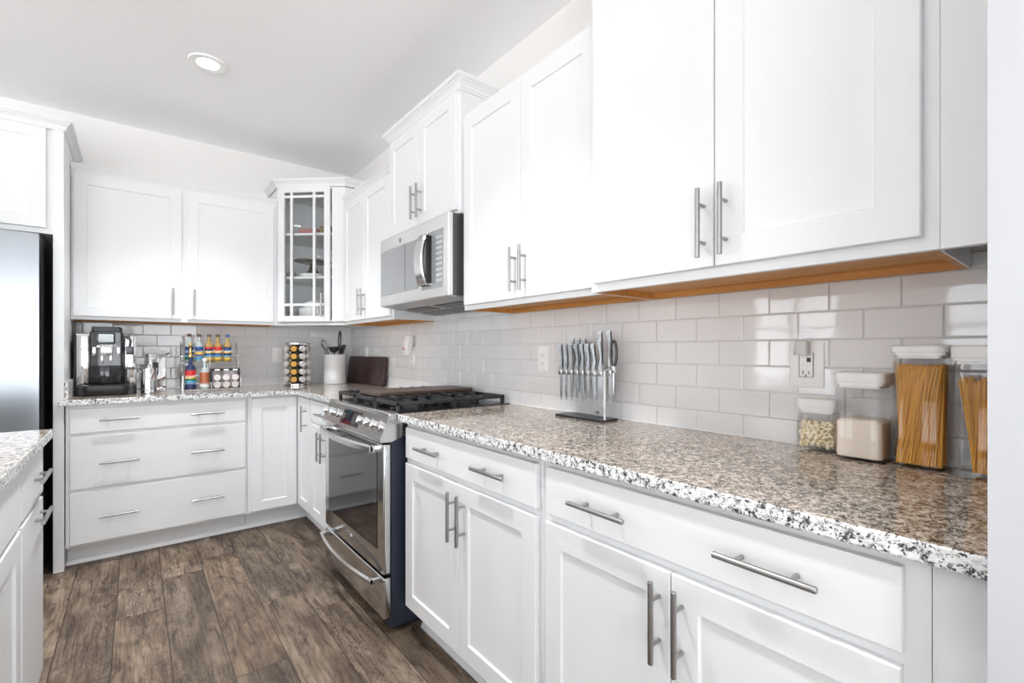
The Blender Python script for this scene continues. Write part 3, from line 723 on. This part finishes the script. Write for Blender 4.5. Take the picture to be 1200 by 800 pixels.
# ------------------------------------------------------------------ food storage jars
def jar(label, x0, x1, y0, y1, z1, lid_h, thin_line=.6):
    """x0<x1, y0<y1 body footprint, z1 top of the lid"""
    t = thing('storage_jar', label, 'jar', ((x0+x1)/2, (y0+y1)/2, .9142))
    hx, hy = (x1-x0)/2, (y1-y0)/2; H = z1-.9142
    b = B(); zb = H-lid_h
    rprism(b, -hx, hx, -hy, hy, .014, [(.0, .004), (.004, 0), (zb-.012, 0), (zb-.006, .003), (zb+.002, .003)], caps=(True, False))
    obj('body', b, 'clear', t)
    b = B(); e = .003
    rprism(b, -hx-e, hx+e, -hy-e, hy+e, .016, [(zb+.001, .003), (zb+.008, .003), (zb+.0085, .0), (H-.003, 0), (H, .003)]); obj('lid', b, 'whitelid', t)
    b = B(); rprism(b, -hx, hx, -hy, hy, .014, [(zb-.006, .006), (zb+.0015, .006)]); obj('seal', b, 'plate', t)
    return t
J = {'c': (-.165, -.068, -3.647, -3.556), 'r': (-.213, -.115, -3.756, -3.658), 's': (-.196, -.100, -3.861, -3.769), 'l': (-.216, -.118, -3.972, -3.873)}
J = {k: (v[1], v[1]+(v[1]-v[0])*.62 if k == 'c' else min(v[1]+.098, -.014), v[2], v[3]) for k, v in J.items()}
J['c'] = (-.070, -.014, -3.647, -3.556); J['r'] = (-.115, -.018, -3.756, -3.658); J['s'] = (-.102, -.014, -3.862, -3.770); J['l'] = (-.120, -.022, -3.974, -3.875)
jar('small clear storage jar of pale ring cereal with white lid', *J['c'], 1.051, .032)
jar('medium clear storage jar of pale sugar with white lid', *J['r'], 1.126, .032)
jar('tall clear storage jar packed with spaghetti, white lid', *J['s'], 1.191, .024)
jar('tall clear storage jar of loose spaghetti, half hidden by the wall end', *J['l'], 1.190, .034)
# cereal
x0, x1, y0, y1 = J['c']; rnd = random.Random(5); b = B(); ctr = 0
def torus(bm, c, R_, r_, mat3, sa=12, sb=6):
    rs = []
    for i in range(sa):
        a = 2*PI*i/sa
        rs.append(ring(bm, [c+mat3 @ Vector(((R_+r_*math.cos(2*PI*j/sb))*math.cos(a), (R_+r_*math.cos(2*PI*j/sb))*math.sin(a), r_*1.25*math.sin(2*PI*j/sb))) for j in range(sb)]))
    for i in range(sa): bridge(bm, rs[i], rs[(i+1) % sa])
from mathutils import Euler
pl = []
for tr in range(9000):
    p = Vector((rnd.uniform(x0+.0095, x1-.0095), rnd.uniform(y0+.0095, y1-.0095), rnd.uniform(.926, .986)))
    if all((p-q).length > .0108 for q in pl): pl.append(p)
    if len(pl) > 420: break
for p in pl:
    m3 = Euler((rnd.uniform(0, 6), rnd.uniform(0, 6), 0)).to_matrix()
    torus(b, p, .0056, .0030, m3)
o = obj('ring_cereal', b, 'cereal'); tag(o, 'pale yellow ring cereal inside the small storage jar', 'cereal', kind='stuff')
# sugar
x0, x1, y0, y1 = J['r']; b = B()
rprism(b, x0+.003, x1-.003, y0+.003, y1-.003, .012, [(.9207, .002), (.9225, 0), (1.005, 0), (1.009, .004), (1.012, .012)], n=5)
o = obj('sugar', b, 'sugar'); tag(o, 'pale brown sugar filling the lower part of the medium jar', 'sugar', kind='stuff')
# spaghetti bundles
def spaghetti(label, key, n, z1, twist, spread0, spread1, seed):
    x0, x1, y0, y1 = J[key]; cx_, cy_ = (x0+x1)/2, (y0+y1)/2; hx, hy = (x1-x0)/2-.005, (y1-y0)/2-.005
    rnd = random.Random(seed); b = B()
    for i in range(n):
        a = rnd.uniform(0, 2*PI); q = math.sqrt(rnd.uniform(.25, 1))
        bx, by = math.cos(a)*q, math.sin(a)*q
        m_ = max(abs(bx), abs(by)); s_ = q/m_ if m_ > 0 else 1
        bx, by = bx*s_, by*s_
        t2 = a+twist+rnd.uniform(-.35, .35)
        tx, ty = math.cos(t2)*q, math.sin(t2)*q; m2 = max(abs(tx), abs(ty)); tx, ty = tx/m2*q, ty/m2*q
        zt = z1+rnd.uniform(-.010, .006)
        p0 = Vector((cx_+bx*hx*spread0, cy_+by*hy*spread0, .9215)); p1 = Vector((cx_+tx*hx*spread1, cy_+ty*hy*spread1, zt))
        tube(b, [p0, p1], .0011, 5)
    o = obj('spaghetti', b, 'pasta'); tag(o, label, 'pasta', kind='stuff')
spaghetti('dense bundle of dry spaghetti filling the tall jar', 's', 620, 1.142, .7, .96, .99, 1)
spaghetti('loose spread of dry spaghetti in the half hidden jar', 'l', 190, 1.118, .5, .45, .97, 2)

# ------------------------------------------------------------------ knife stand and knives
t = thing('knife_stand', 'clear acrylic knife stand on a black base against the tiles', 'knife stand', (-.09, -2.805, .9142))
b = B(); rprism(b, -.048, .048, -.128, .122, .010, [(0, .001), (.001, 0), (.007, 0), (.008, .001)]); obj('base_plate', b, 'black', t)
b = B(); box(b, .006, .010, -.119, .116, .008, .196); box(b, .036, .040, -.119, .116, .008, .196); obj('acrylic_panel', b, 'clear', t, smooth=False)
b = B(); box(b, -.030, -.026, -.128, -.122, .008, .196); box(b, -.030, .040, -.128, -.122, .192, .196); obj('edge_rail', b, 'ceramic', t, smooth=False)
b = B()
for k, (y0, y1, kind) in enumerate(((-.052, -.050, 0), (-.058, -.055, 1), (-.067, -.061, 2))): box(b, .0050, .0058, y0, y1, .022, .032)
box(b, .0050, .0058, -.061, -.055, .022, .0235); box(b, .0050, .0058, -.061, -.055, .0305, .032); obj('logo', b, 'black', t, smooth=False)
def knife(bl, hl, bw, name='kitchen_knife'):
    """blade down from z 0, handle up from z 0; edge plane is local y-z"""
    t = thing(name, '', 'knife')
    left, right = [], []
    for k in range(11):
        q = k/10; c_ = .0045*math.sin(q*PI*1.6-.4); hw = .0062+.0014*math.cos(q*2*PI)
        left.append((c_-hw, hl*q)); right.append((c_+hw, hl*q))
    left[-1] = (left[-1][0]-.004, hl-.002)
    prof = left+right[::-1]
    b = B()
    a = ring(b, [(-.006, y, z) for y, z in prof]); c = ring(b, [(.006, y, z) for y, z in prof]); bridge(b, a, c); cap(b, a, rev=True); cap(b, c)
    bmesh.ops.bevel(b, geom=[e for e in b.edges if abs(e.verts[0].co.x-e.verts[1].co.x) < 1e-6], offset=.0022, segments=2, affect='EDGES')
    h = obj('handle', b, 'knifesteel', t)
    b = B()
    pr2 = right[::-1][:9]
    for (ya, za), (yb, zb) in zip(pr2, pr2[1:]):
        tube(b, [(-.0001, ya-.0012, za), (-.0001, yb-.0012, zb)], .0034, 6)
    obj('handle_insert', b, 'black', h)
    b = B(); box(b, -.007, .007, -.011, .011, -.020, .002, .002); obj('bolster', b, 'knifesteel', t)
    b = B(); s = [(-bw/2, -.018), (-bw/2, -bl*.55), (-bw*.30, -bl*.85), (bw*.1, -bl), (bw/2, -bl*.75), (bw/2, -.018)]
    a = ring(b, [(-.0011, y, z) for y, z in s]); c = ring(b, [(.0011, y, z) for y, z in s]); bridge(b, a, c); cap(b, a, rev=True); cap(b, c); obj('blade', b, 'knifesteel', t, smooth=False)
    return t
ord_ = ['first', 'second', 'third', 'fourth', 'fifth', 'sixth', 'seventh']
pk = knife(.125, .105, .013)
for i in range(7):
    k = pk if i == 0 else copy_tree(pk)
    k.location = (-.106, -2.690-i*.0295, 1.101); k['group'] = 'steak knives in the front row'; k.rotation_euler = (0, 0, PI)
    k['label'] = 'steel steak knife in the front row of the knife stand, %s from the outlet' % ord_[i]
k = knife(.135, .118, .026); k.rotation_euler = (0, 0, PI); k.location = (-.108, -2.902, 1.101); k['label'] = 'broad steel knife at the end of the front row, next to the looped handle'
bk = knife(.11, .115, .012)
for i, (y, lb) in enumerate(((-2.720, 'nearest the outlet'), (-2.752, 'in the middle'), (-2.784, 'nearest the long knives'))):
    k = bk if i == 0 else copy_tree(bk)
    k.rotation_euler = (0, 0, PI); k.location = (-.066, y, 1.112); k['group'] = 'short knives in the back row'; k['label'] = 'short steel knife in the back row of the stand, %s' % lb
bk = knife(.15, .125, .022)
for i, (y, lb) in enumerate(((-2.868, 'farther from the looped handle'), (-2.912, 'beside the looped handle'))):
    k = bk if i == 0 else copy_tree(bk)
    k.rotation_euler = (0, 0, PI); k.location = (-.066, y, 1.128); k['group'] = 'long knives in the back row'; k['label'] = 'long steel knife rising behind the others, %s' % lb
# kitchen shears (looped handle)
t = thing('kitchen_shears', 'kitchen shears with a dark looped handle at the end of the knife stand', 'scissors', (-.088, -2.947, 1.115))
b = B(); tube(b, [(0, .014*math.sin(a), .052+.048*-math.cos(a)) for a in [2*PI*k/18 for k in range(18)]], .005, 8, closed=True); obj('loop_handle', b, 'darkgrey', t)
b = B(); box(b, -.008, .008, -.009, .009, -.02, .008, .003); tube(b, [(0, 0, 0), (0, .0, -.10)], .004, 8); obj('blade', b, 'knifesteel', t)

# ------------------------------------------------------------------ espresso machine (far counter)
t = thing('espresso_machine', 'black and steel automatic espresso machine on the far counter', 'coffee machine', (-1.606, -.06, .9142))
b = B()
rprism(b, -.140, .140, -.335, 0, .02, [(0, .004), (.003, 0), (.045, 0), (.052, .004)])
rprism(b, -.105, .105, -.395, -.30, .03, [(.002, .010), (.02, .004), (.05, 0), (.062, .004)]); obj('drip_tray', b, 'black', t)
for xa in (-.138, .078):
    b = B(); box(b, xa, xa+.060, -.285, -.01, .052, .356, .006); obj('side_housing', b, 'mirror', t)
b = B(); box(b, -.146, -.139, -.29, -.02, .02, .362, .002); obj('side_strip', b, 'black', t)
b = B(); box(b, -.138, -.076, -.287, -.01, .354, .362, .002); obj('side_lid', b, 'plate', t)
b = B(); rprism(b, -.076, .076, -.325, -.01, .012, [(.050, 0), (.372, 0), (.376, .003)]); md = obj('front_body', b, 'blackgl', t)
b = B(); rprism(b, -.068, .068, -.315, -.02, .012, [(.3755, .002), (.378, 0), (.402, 0), (.406, .004)])
for k in range(6): box(b, -.06+k*.021, -.048+k*.021, -.25, -.06, .405, .409, .001)
obj('bean_hopper_lid', b, 'black', t)
b = B(); box(b, -.036, .032, -.329, -.324, .312, .362, .002); obj('screen', b, ['screen'], md)
b = B(); box(b, -.044, .040, -.327, -.3245, .304, .370, .002); obj('screen_bezel', b, 'blackgl', md)
b = B(); rprism(b, -.030, .030, -.352, -.32, .010, [(.235, .002), (.24, 0), (.292, 0), (.297, .003)])
for x in (-.020, .020): box(b, x-.006, x+.006, -.348, -.330, .190, .24, .002)
box(b, -.044, .044, -.335, -.324, .280, .296, .003); obj('coffee_spout', b, 'mirror', md)
b = B(); rs = []
for z in (.062, .070, .165, .175):
    q = 0 if .065 < z < .17 else .004
    rs.append(ring(b, [((.074-q)*math.sin(R(a)), -.312-(.045-q)*math.cos(R(a)), z) for a in range(-90, 91, 10)]))
for a, c in zip(rs, rs[1:]): bridge(b, a, c)
cap(b, rs[0], rev=True); cap(b, rs[-1]); obj('grounds_container', b, 'blackgl', md)
for x in (-.055, .055):
    b = B(); box(b, x-.008, x+.008, -.328, -.324, .235, .285, .002); obj('button', b, 'mirror', md)
b = B(); tube(b, [(.092, -.30, .345), (.10, -.33, .352), (.112, -.33, .32), (.105, -.315, .28)], .007, 8); box(b, .088, .125, -.325, -.284, .24, .29, .004); box(b, .08, .132, -.315, -.284, .150, .162, .003); tube(b, [(.088, -.3, .155), (.086, -.3, .06)], .004, 8)
obj('milk_spout', b, 'darkgrey', t)

# canisters beside it
t = thing('canister', 'round polished metal canister beside the espresso machine', 'canister', (-1.407, -.385, .9142))
b = B(); lathe(b, [(.036, 0), (.040, .003), (.041, .135), (.039, .140)], seg=32); obj('body', b, 'mirror', t)
b = B(); lathe(b, [(.040, .1405), (.043, .142), (.043, .152), (.036, .158), (.012, .160), (.010, .170), (.013, .175), (.008, .180), (0, .180)], seg=32); obj('lid', b, 'mirror', t)
b = B(); tube(b, [(-.038, -.01, .150), (-.052, -.012, .155), (-.055, -.012, .130)], .003, 8); tube(b, [(-.035, -.02, .02), (-.05, -.035, .035), (-.062, -.035, .03)], .004, 8); obj('clasp', b, 'darkgrey', t)
t = thing('canister', 'square mirror-polished metal canister behind the round one', 'canister', (-1.368, -.265, .9142), R(8))
b = B(); rprism(b, -.046, .046, -.045, .045, .006, [(0, .001), (.001, 0), (.222, 0), (.224, .001)]); obj('body', b, 'mirror', t)
b = B(); rprism(b, -.047, .047, -.046, .046, .006, [(.2245, .001), (.2255, 0), (.240, 0), (.243, .003)]); obj('lid', b, 'nickel', t)
b = B(); box(b, -.026, .004, -.049, -.0455, .11, .19, .001); obj('dark_label', b, 'black', t)
b = B(); tube(b, [(.046, 0, .235), (.058, -.02, .243), (.062, -.03, .248)], .004, 8); obj('clasp', b, 'black', t)

# syrup rack
t = thing('bottle_rack', 'two-tier silver wire rack of syrup bottles on the far counter', 'rack', (-1.075, -.27, .9142))
b = B(); wr = .0022
xa, xb_ = -.160, .165
for z, y0, y1 in ((.004, -.135, .06), (.010, -.135, .06), (.050, -.135, .06), (.182, -.055, .06), (.225, -.055, .06)):
    tube(b, [(xa, y0, z), (xb_, y0, z), (xb_, y1, z), (xa, y1, z)], wr, 6, closed=True)
for x in (xa, -.005, xb_):
    tube(b, [(x, -.135, .001), (x, -.135, .052)], wr, 6)
    tube(b, [(x, .06, .001), (x, .06, .32)], wr, 6); tube(b, [(x, -.055, .001), (x, -.055, .235)], wr, 6)
for k in range(9):
    x = xa+(xb_-xa)*k/8; tube(b, [(x, -.135, .006), (x, .06, .006)], wr*.8, 6); tube(b, [(x, -.055, .183), (x, .06, .183)], wr*.8, 6)
for x in (xa, xb_): tube(b, [(x, .06, .32), (x, .0, .26), (x, -.135, .10), (x, -.135, .05)], wr, 6)
obj('wire_frame', b, 'mirror', t)
def script_mark(parent, loc, size, w_):
    """small white handwritten word across the label"""
    cu = bpy.data.curves.new('lettering', 'FONT'); cu.body = 'Torani'; cu.size = size; cu.shear = .4; cu.align_x = 'CENTER'; cu.align_y = 'CENTER'; cu.extrude = .0003
    cu.resolution_u = 2; tmp = bpy.data.objects.new('tmp', cu); col.objects.link(tmp); bpy.context.view_layer.update()
    me = bpy.data.meshes.new_from_object(tmp.evaluated_get(bpy.context.evaluated_depsgraph_get())); me.materials.clear(); me.materials.append(M['plate'])
    bpy.data.objects.remove(tmp); o = bpy.data.objects.new('lettering', me); col.objects.link(o); o.parent = parent
    o.location = loc; o.rotation_euler = (R(90), R(-12), 0)
def bottle(label, loc, r, H, liquid, bands, capm, neck=.30, group=None, word=True):
    t = thing('syrup_bottle', label, 'bottle', loc, 0, group)
    sh = H*(1-neck)
    b = B(); lathe(b, [(r*.9, 0), (r, .004), (r, sh*.80), (r*.85, sh*.92), (r*.40, sh), (r*.36, H*.90), (r*.40, H*.905), (r*.40, H*.93)], seg=24); obj('bottle', b, liquid, t)
    z = sh*.12; hb = sh*.66/len(bands); b = B(); used = []
    for i, m in enumerate(bands):
        if m not in used: used.append(m)
        rb = [(r+.0003, z+i*hb), (r+.0006, z+i*hb), (r+.0006, z+(i+1)*hb-.0003), (r+.0003, z+(i+1)*hb-.0003)]
        lathe(b, rb, seg=24, mi=used.index(m))
    lb = obj('paper_label', b, used, t)
    b = B(); lathe(b, [(r*.42, H*.90), (r*.5, H*.91), (r*.52, H*.985), (r*.4, H), (0, H)], seg=20); obj('cap', b, capm, t)
    if word: script_mark(lb, (0, -r-.0010, z+sh*.42), r*.85, r)
    return t
up = [(-.115, 'clearsyrup', ['green', 'sky', 'navyl', 'blue', 'navyl'], 'cork', 'blue-labelled syrup bottle in the upper tier behind the brass pourer'),
      (-.060, 'clearsyrup', ['sky', 'blue', 'yellow', 'navyl', 'blue'], 'cork', 'blue-labelled syrup bottle in the upper tier, behind the white-topped pump bottle'),
      (-.004, 'syrup', ['yellow', 'sky', 'blue', 'yellow', 'navyl', 'red'], 'cork', 'syrup bottle in the middle of the upper tier with a red-edged blue label'),
      (.048, 'syrup', ['yellow', 'sky', 'blue', 'yellow', 'red', 'red'], 'cork', 'syrup bottle in the upper tier with a red and blue label'),
      (.106, 'syrup', ['yellow', 'sky', 'navyl', 'yellow', 'blue', 'navyl'], 'blue', 'blue-capped syrup bottle at the end of the upper tier')]
for dx, lq, bands, cp, lb in up: bottle(lb, (-1.075+dx, -.255, .9142+.1865), .0245, .190, lq, bands, cp)
bottle('red-labelled syrup bottle with a brass pourer in the lower tier', (-1.192, -.370, .9142+.0085), .0295, .235, 'navyl', ['navyl', 'blue', 'sky', 'green', 'yellow', 'red', 'red', 'red'], 'brass')
t = thing('brass_pourer', 'tall brass pourer cap on the red-labelled bottle', 'pourer', (-1.192, -.370, .9142+.0085+.2355)); b = B()
lathe(b, [(.008, 0), (.009, .02), (.007, .045), (.012, .055), (.004, .072), (0, .073)], seg=16); o = obj('pourer', b, 'brass', t)
bottle('amber syrup bottle with a white pump top in the lower tier', (-1.115, -.372, .9142+.0085), .0265, .205, 'clearsyrup', ['plate', 'amber', 'amber', 'amber', 'amber'], 'plate', word=False)
# coffee pods in the lower tier
t0 = thing('coffee_pod', '', 'coffee pod', (0, 0, 0))
b = B(); lathe(b, [(.017, .040), (.019, .004), (.0235, .003), (.0235, 0), (.0, 0)], seg=20); o = obj('cup', b, 'navyl', t0)
b = B(); lathe(b, [(0, -.0006), (.0215, -.0006), (.0215, 0), (0, 0)], seg=20); o2 = obj('foil_lid', b, 'foil', t0)
rows = ['bottom row', 'upper row']; cols = ['nearest the amber bottle', 'in the middle', 'at the outer end']
first = True
for r_ in range(2):
    for c_ in range(3):
        k = t0 if first else copy_tree(t0); first = False
        k.location = (-1.046+c_*.052, -.398, .9142+.0375+r_*.0475); k.rotation_euler = (R(-90), 0, 0)
        k['label'] = 'coffee pod facing out of the wire rack, %s, %s' % (rows[r_], cols[c_]); k['group'] = 'coffee pods in the wire rack'
t = thing('pod_drawer', 'black-topped holder of coffee pods in the lower tier of the rack', 'pod holder', (-.994, -.352, .9142+.009))
b = B(); box(b, -.080, .080, -.004, .05, .001, .004); box(b, -.080, .080, -.04, .05, .118, .134, .002); box(b, -.081, -.0785, -.04, .05, .001, .134); box(b, .0785, .081, -.04, .05, .001, .134); obj('holder', b, 'black', t, smooth=False)
b = B()
for x in (-.052, 0, .052): box(b, x-.014, x+.014, -.0415, -.0395, .121, .131)
obj('clip', b, 'plate', t, smooth=False)

# ------------------------------------------------------------------ spice carousel
SX, SY = -.508, -.235
t = thing('spice_carousel', 'revolving black and chrome spice carousel near the corner', 'spice rack', (SX, SY, .9142))
b = B(); lathe(b, [(.088, 0), (.094, .003), (.094, .014), (.088, .018), (0, .018)], seg=36); obj('base', b, 'mirror', t)
b = B(); lathe(b, [(.0, .308), (.092, .308), (.096, .312), (.096, .320), (.088, .324), (0, .324)], seg=36); obj('top', b, 'mirror', t)
b = B(); lathe(b, [(.040, .0185), (.040, .3075)], seg=24)
view = math.atan2(-4.0759-SY, -1.4685-SX)
ANG = [view+R(a) for a in (60, 24, -14, -54)]
for a in ANG:
    for z in range(5):
        zc = .048+z*.0575; c_ = Vector((math.cos(a), math.sin(a), 0)); n = Vector((-math.sin(a), math.cos(a), 0))
        tube(b, [c_*.074+n*.0265*math.cos(q)+Vector((0, 0, zc+.0265*math.sin(q))) for q in [2*PI*k/16 for k in range(16)]], .0022, 5, closed=True)
obj('holder', b, 'black', t)
jr = thing('spice_jar', '', 'spice jar')
b = B(); lathe(b, [(.020, 0), (.0205, .002), (.0205, .040), (.019, .042)], seg=18); obj('jar', b, 'tan', jr)
b = B(); lathe(b, [(.0215, .0425), (.023, .044), (.023, .056), (.021, .058), (0, .058)], seg=18); obj('lid', b, 'lidgrey', jr)
jm = thing('spice_jar', '', 'spice jar')
b = B(); lathe(b, [(.020, 0), (.0205, .002), (.0205, .040), (.019, .042)], seg=18); obj('jar', b, 'mustard', jm)
b = B(); lathe(b, [(.0195, .0425), (.0205, .044), (.0205, .052), (0, .052)], seg=18); obj('lid', b, 'mustard', jm)
used = {0: False, 1: False}
cn = ['outermost column on the syrup rack side', 'column facing the room beside the gap', 'column of golden jars', 'column on the crock side']
zn = ['bottom', 'second', 'middle', 'fourth', 'top']
for ci, a in enumerate(ANG):
    for z in range(5):
        src = jm if ci == 2 else jr; key = 1 if ci == 2 else 0
        k = src if not used[key] else copy_tree(src); used[key] = True
        k.location = (SX+.041*math.cos(a), SY+.041*math.sin(a), .9142+.048+z*.0575); k.rotation_euler = (0, R(90), a)
        k['group'] = 'spice jars in the carousel'; k['label'] = 'spice jar lying in the carousel, %s, %s level' % (cn[ci], zn[z])

# ------------------------------------------------------------------ utensil crock
CX, CY = -.222, -.235
t = thing('utensil_crock', 'white glazed ceramic crock holding dark cooking utensils', 'crock', (CX, CY, .9142))
b = B(); lathe(b, [(0, .0), (.082, 0), (.086, .004), (.086, .228), (.084, .232), (.078, .232), (.077, .22), (.077, .012), (0, .012)], seg=40); obj('body', b, 'ceramic', t)
def utensil(label, name, tip, foot, head):
    t = thing(name, label, 'utensil', (CX, CY, .9142)); b = B(); tube(b, [foot, tip], .0045, 8); h = obj('shaft', b, 'darkgrey', t)
    d = (Vector(tip)-Vector(foot)).normalized(); q = d.to_track_quat('Z', 'Y').to_matrix().to_4x4(); b = B(); mats = 'darkgrey'
    if head == 'ladle':
        lathe(b, [(.004, 0), (.02, .006), (.034, .022), (.040, .045), (.037, .045), (.030, .024), (.015, .010), (0, .006)], seg=20)
    elif head == 'slotted':
        rprism(b, -.036, .036, -.002, .002, .0015, [(0, .0)]+[(.01*k, -.0) for k in range(1, 9)], n=2)
        for s in (-.02, 0, .02): box(b, s-.004, s+.004, -.0026, .0026, .015, .065, mi=1)
        mats = ['darkgrey', 'screen']
    elif head == 'whisk':
        for k in range(4):
            a = PI*k/4; tube(b, [(.026*math.sin(PI*j/10)**.8*math.cos(a)*(1 if True else 0) if j < 11 else 0, .026*math.sin(PI*j/10)**.8*math.sin(a), .10*(j/10)) for j in range(11)], .0016, 5)
            tube(b, [(-.026*math.sin(PI*j/10)**.8*math.cos(a), -.026*math.sin(PI*j/10)**.8*math.sin(a), .10*(j/10)) for j in range(11)], .0016, 5)
    elif head == 'tongs':
        tube(b, [(-.022, 0, -.05), (-.026, 0, .03), (-.018, 0, .085), (0, 0, .105), (.018, 0, .085), (.026, 0, .03), (.022, 0, -.05)], .0065, 8)
    elif head == 'spatula':
        rprism(b, -.032, .032, -.0015, .0015, .001, [(0, .006), (.02, 0), (.075, 0)], n=2)
    o = obj('head', b, mats, t); o.matrix_local = Matrix.Translation(tip) @ q
    return t
rgt = Vector((math.cos(-.6729), math.sin(-.6729), 0)); fwd = Vector((math.sin(.6729), math.cos(.6729), 0))
def cp(r_, f_, z): v = rgt*r_+fwd*f_; return (v.x, v.y, z)
utensil('wire whisk lying outward over the crock rim, farthest towards the spice carousel', 'whisk', cp(-.070, .015, .262), cp(.03, .01, .02), 'whisk')
utensil('dark slotted spoon leaning out of the crock towards the spice carousel', 'slotted_spoon', cp(-.060, -.035, .242), cp(.02, -.01, .02), 'slotted')
utensil('dark ladle standing low in the middle of the crock', 'ladle', cp(.0, -.02, .246), cp(.0, .01, .02), 'ladle')
utensil('tall looped tongs rising above the other utensils in the crock', 'tongs', cp(.030, .02, .315), cp(.02, .02, .02), 'tongs')
utensil('dark flat spatula leaning out of the crock towards the stove', 'spatula', cp(.055, -.015, .240), cp(-.03, .0, .02), 'spatula')

# cutting board leaning on the right wall
b = B(); rprism(b, -.375, .375, 0, .215, .02, [(-.009, .002), (-.007, 0), (.007, 0), (.009, .002)], n=5)
t = thing('cutting_board', 'dark reddish wooden cutting board leaning on the tiles behind the crock', 'cutting board', (-.050, -.412, .9165), RW)
o = obj('board', b, 'mahogany', t); o.rotation_euler = (R(90-7), 0, 0)
b = B(); rprism(b, .300, .322, .05, .165, .010, [(.0088, 0), (.0094, 0)]); rprism(b, -.322, -.300, .05, .165, .010, [(.0088, 0), (.0094, 0)])
h = obj('grip_slot', b, 'black', o)
b = B(); 
for k in range(2): rprism(b, .335, .339, .02, .195, .0015, [(.0088, 0), (.0096, 0)])
obj('edge_groove', b, 'darkgrey', o)

# ------------------------------------------------------------------ dishes in the glass cabinet
def dpt(x, dep, z):
    tx, ty = math.cos(ang), math.sin(ang); return (PA[0]+tx*x-ty*dep, PA[1]+ty*x+tx*dep, z)
t = thing('cake_stand', 'dark bronze cake stand on the lower shelf of the glass cabinet', 'cake stand', dpt(.195, .150, 1.7575))
b = B(); lathe(b, [(.052, 0), (.050, .004), (.030, .035), (.018, .075), (.020, .082), (.10, .086), (.132, .093), (.132, .098), (.11, .094), (0, .092)], seg=36); obj('stand', b, 'bronze', t)
t = thing('serving_dish', 'white oval dish under the cake stand in the glass cabinet', 'dish', dpt(.195, .150, 1.7222))
b = B(); lathe(b, [(.060, 0), (.095, .008), (.105, .030), (.100, .030), (.09, .034), (0, .0345)], seg=32); obj('dish', b, 'ceramic', t)
t = thing('glass_bowl', 'small grey glass bowl beside the cake stand in the glass cabinet', 'bowl', dpt(.072, .065, 1.7222))
b = B(); lathe(b, [(.018, 0), (.030, .012), (.036, .035), (.034, .035), (.026, .012), (0, .006)], seg=24); obj('bowl', b, 'greyglass', t)
t = thing('creamer', 'small beige pitcher by the hinge side of the glass cabinet', 'pitcher', dpt(.360, .10, 1.7222))
b = B(); lathe(b, [(.022, 0), (.030, .02), (.026, .05), (.020, .065), (.024, .08), (.021, .08), (.017, .065), (0, .02)], seg=24); obj('body', b, 'tan', t)
t = thing('bowl_stack_lower', 'wide white serving bowl at the bottom of the glass cabinet', 'bowl', dpt(.215, .16, 1.3935)); t.name = 'serving_bowl'
b = B(); lathe(b, [(.09, 0), (.115, .02), (.125, .075), (.128, .10), (.122, .10), (.115, .07), (.10, .02), (0, .015)], seg=36); obj('bowl', b, 'ceramic', t)
t = thing('serving_bowl', 'smaller upturned white bowl resting in the wide serving bowl', 'bowl', dpt(.215, .16, 1.4115))
b = B(); lathe(b, [(.096, 0), (.094, .09), (.085, .125), (.06, .142), (.03, .145), (0, .145)], seg=36); obj('bowl', b, 'ceramic', t)
t = thing('drinking_glass', 'small dark glass beside the white bowls in the glass cabinet', 'glass', dpt(.082, .065, 1.3935))
b = B(); lathe(b, [(.022, 0), (.026, .004), (.028, .075), (.026, .075), (.024, .006), (0, .004)], seg=24); obj('glass', b, 'greyglass', t)
t = thing('folded_linen', 'dusty red folded linen on the top shelf of the glass cabinet', 'linen', dpt(.215, .085, 2.0402), ang)
b = B(); rprism(b, -.075, .075, -.05, .05, .01, [(0, .002), (.003, 0), (.008, 0), (.010, .002), (.012, 0), (.034, 0), (.038, .002)]); obj('cloth', b, 'pink', t)
t = thing('woven_box', 'olive brown box beside the red linen on the top shelf', 'box', dpt(.345, .085, 2.0402), ang)
b = B(); box(b, -.045, .045, -.04, .04, 0, .045, .003); obj('box_body', b, 'olive', t)
b = B(); box(b, -.047, .047, -.042, .042, .0452, .056, .003); obj('lid', b, 'olive', t)
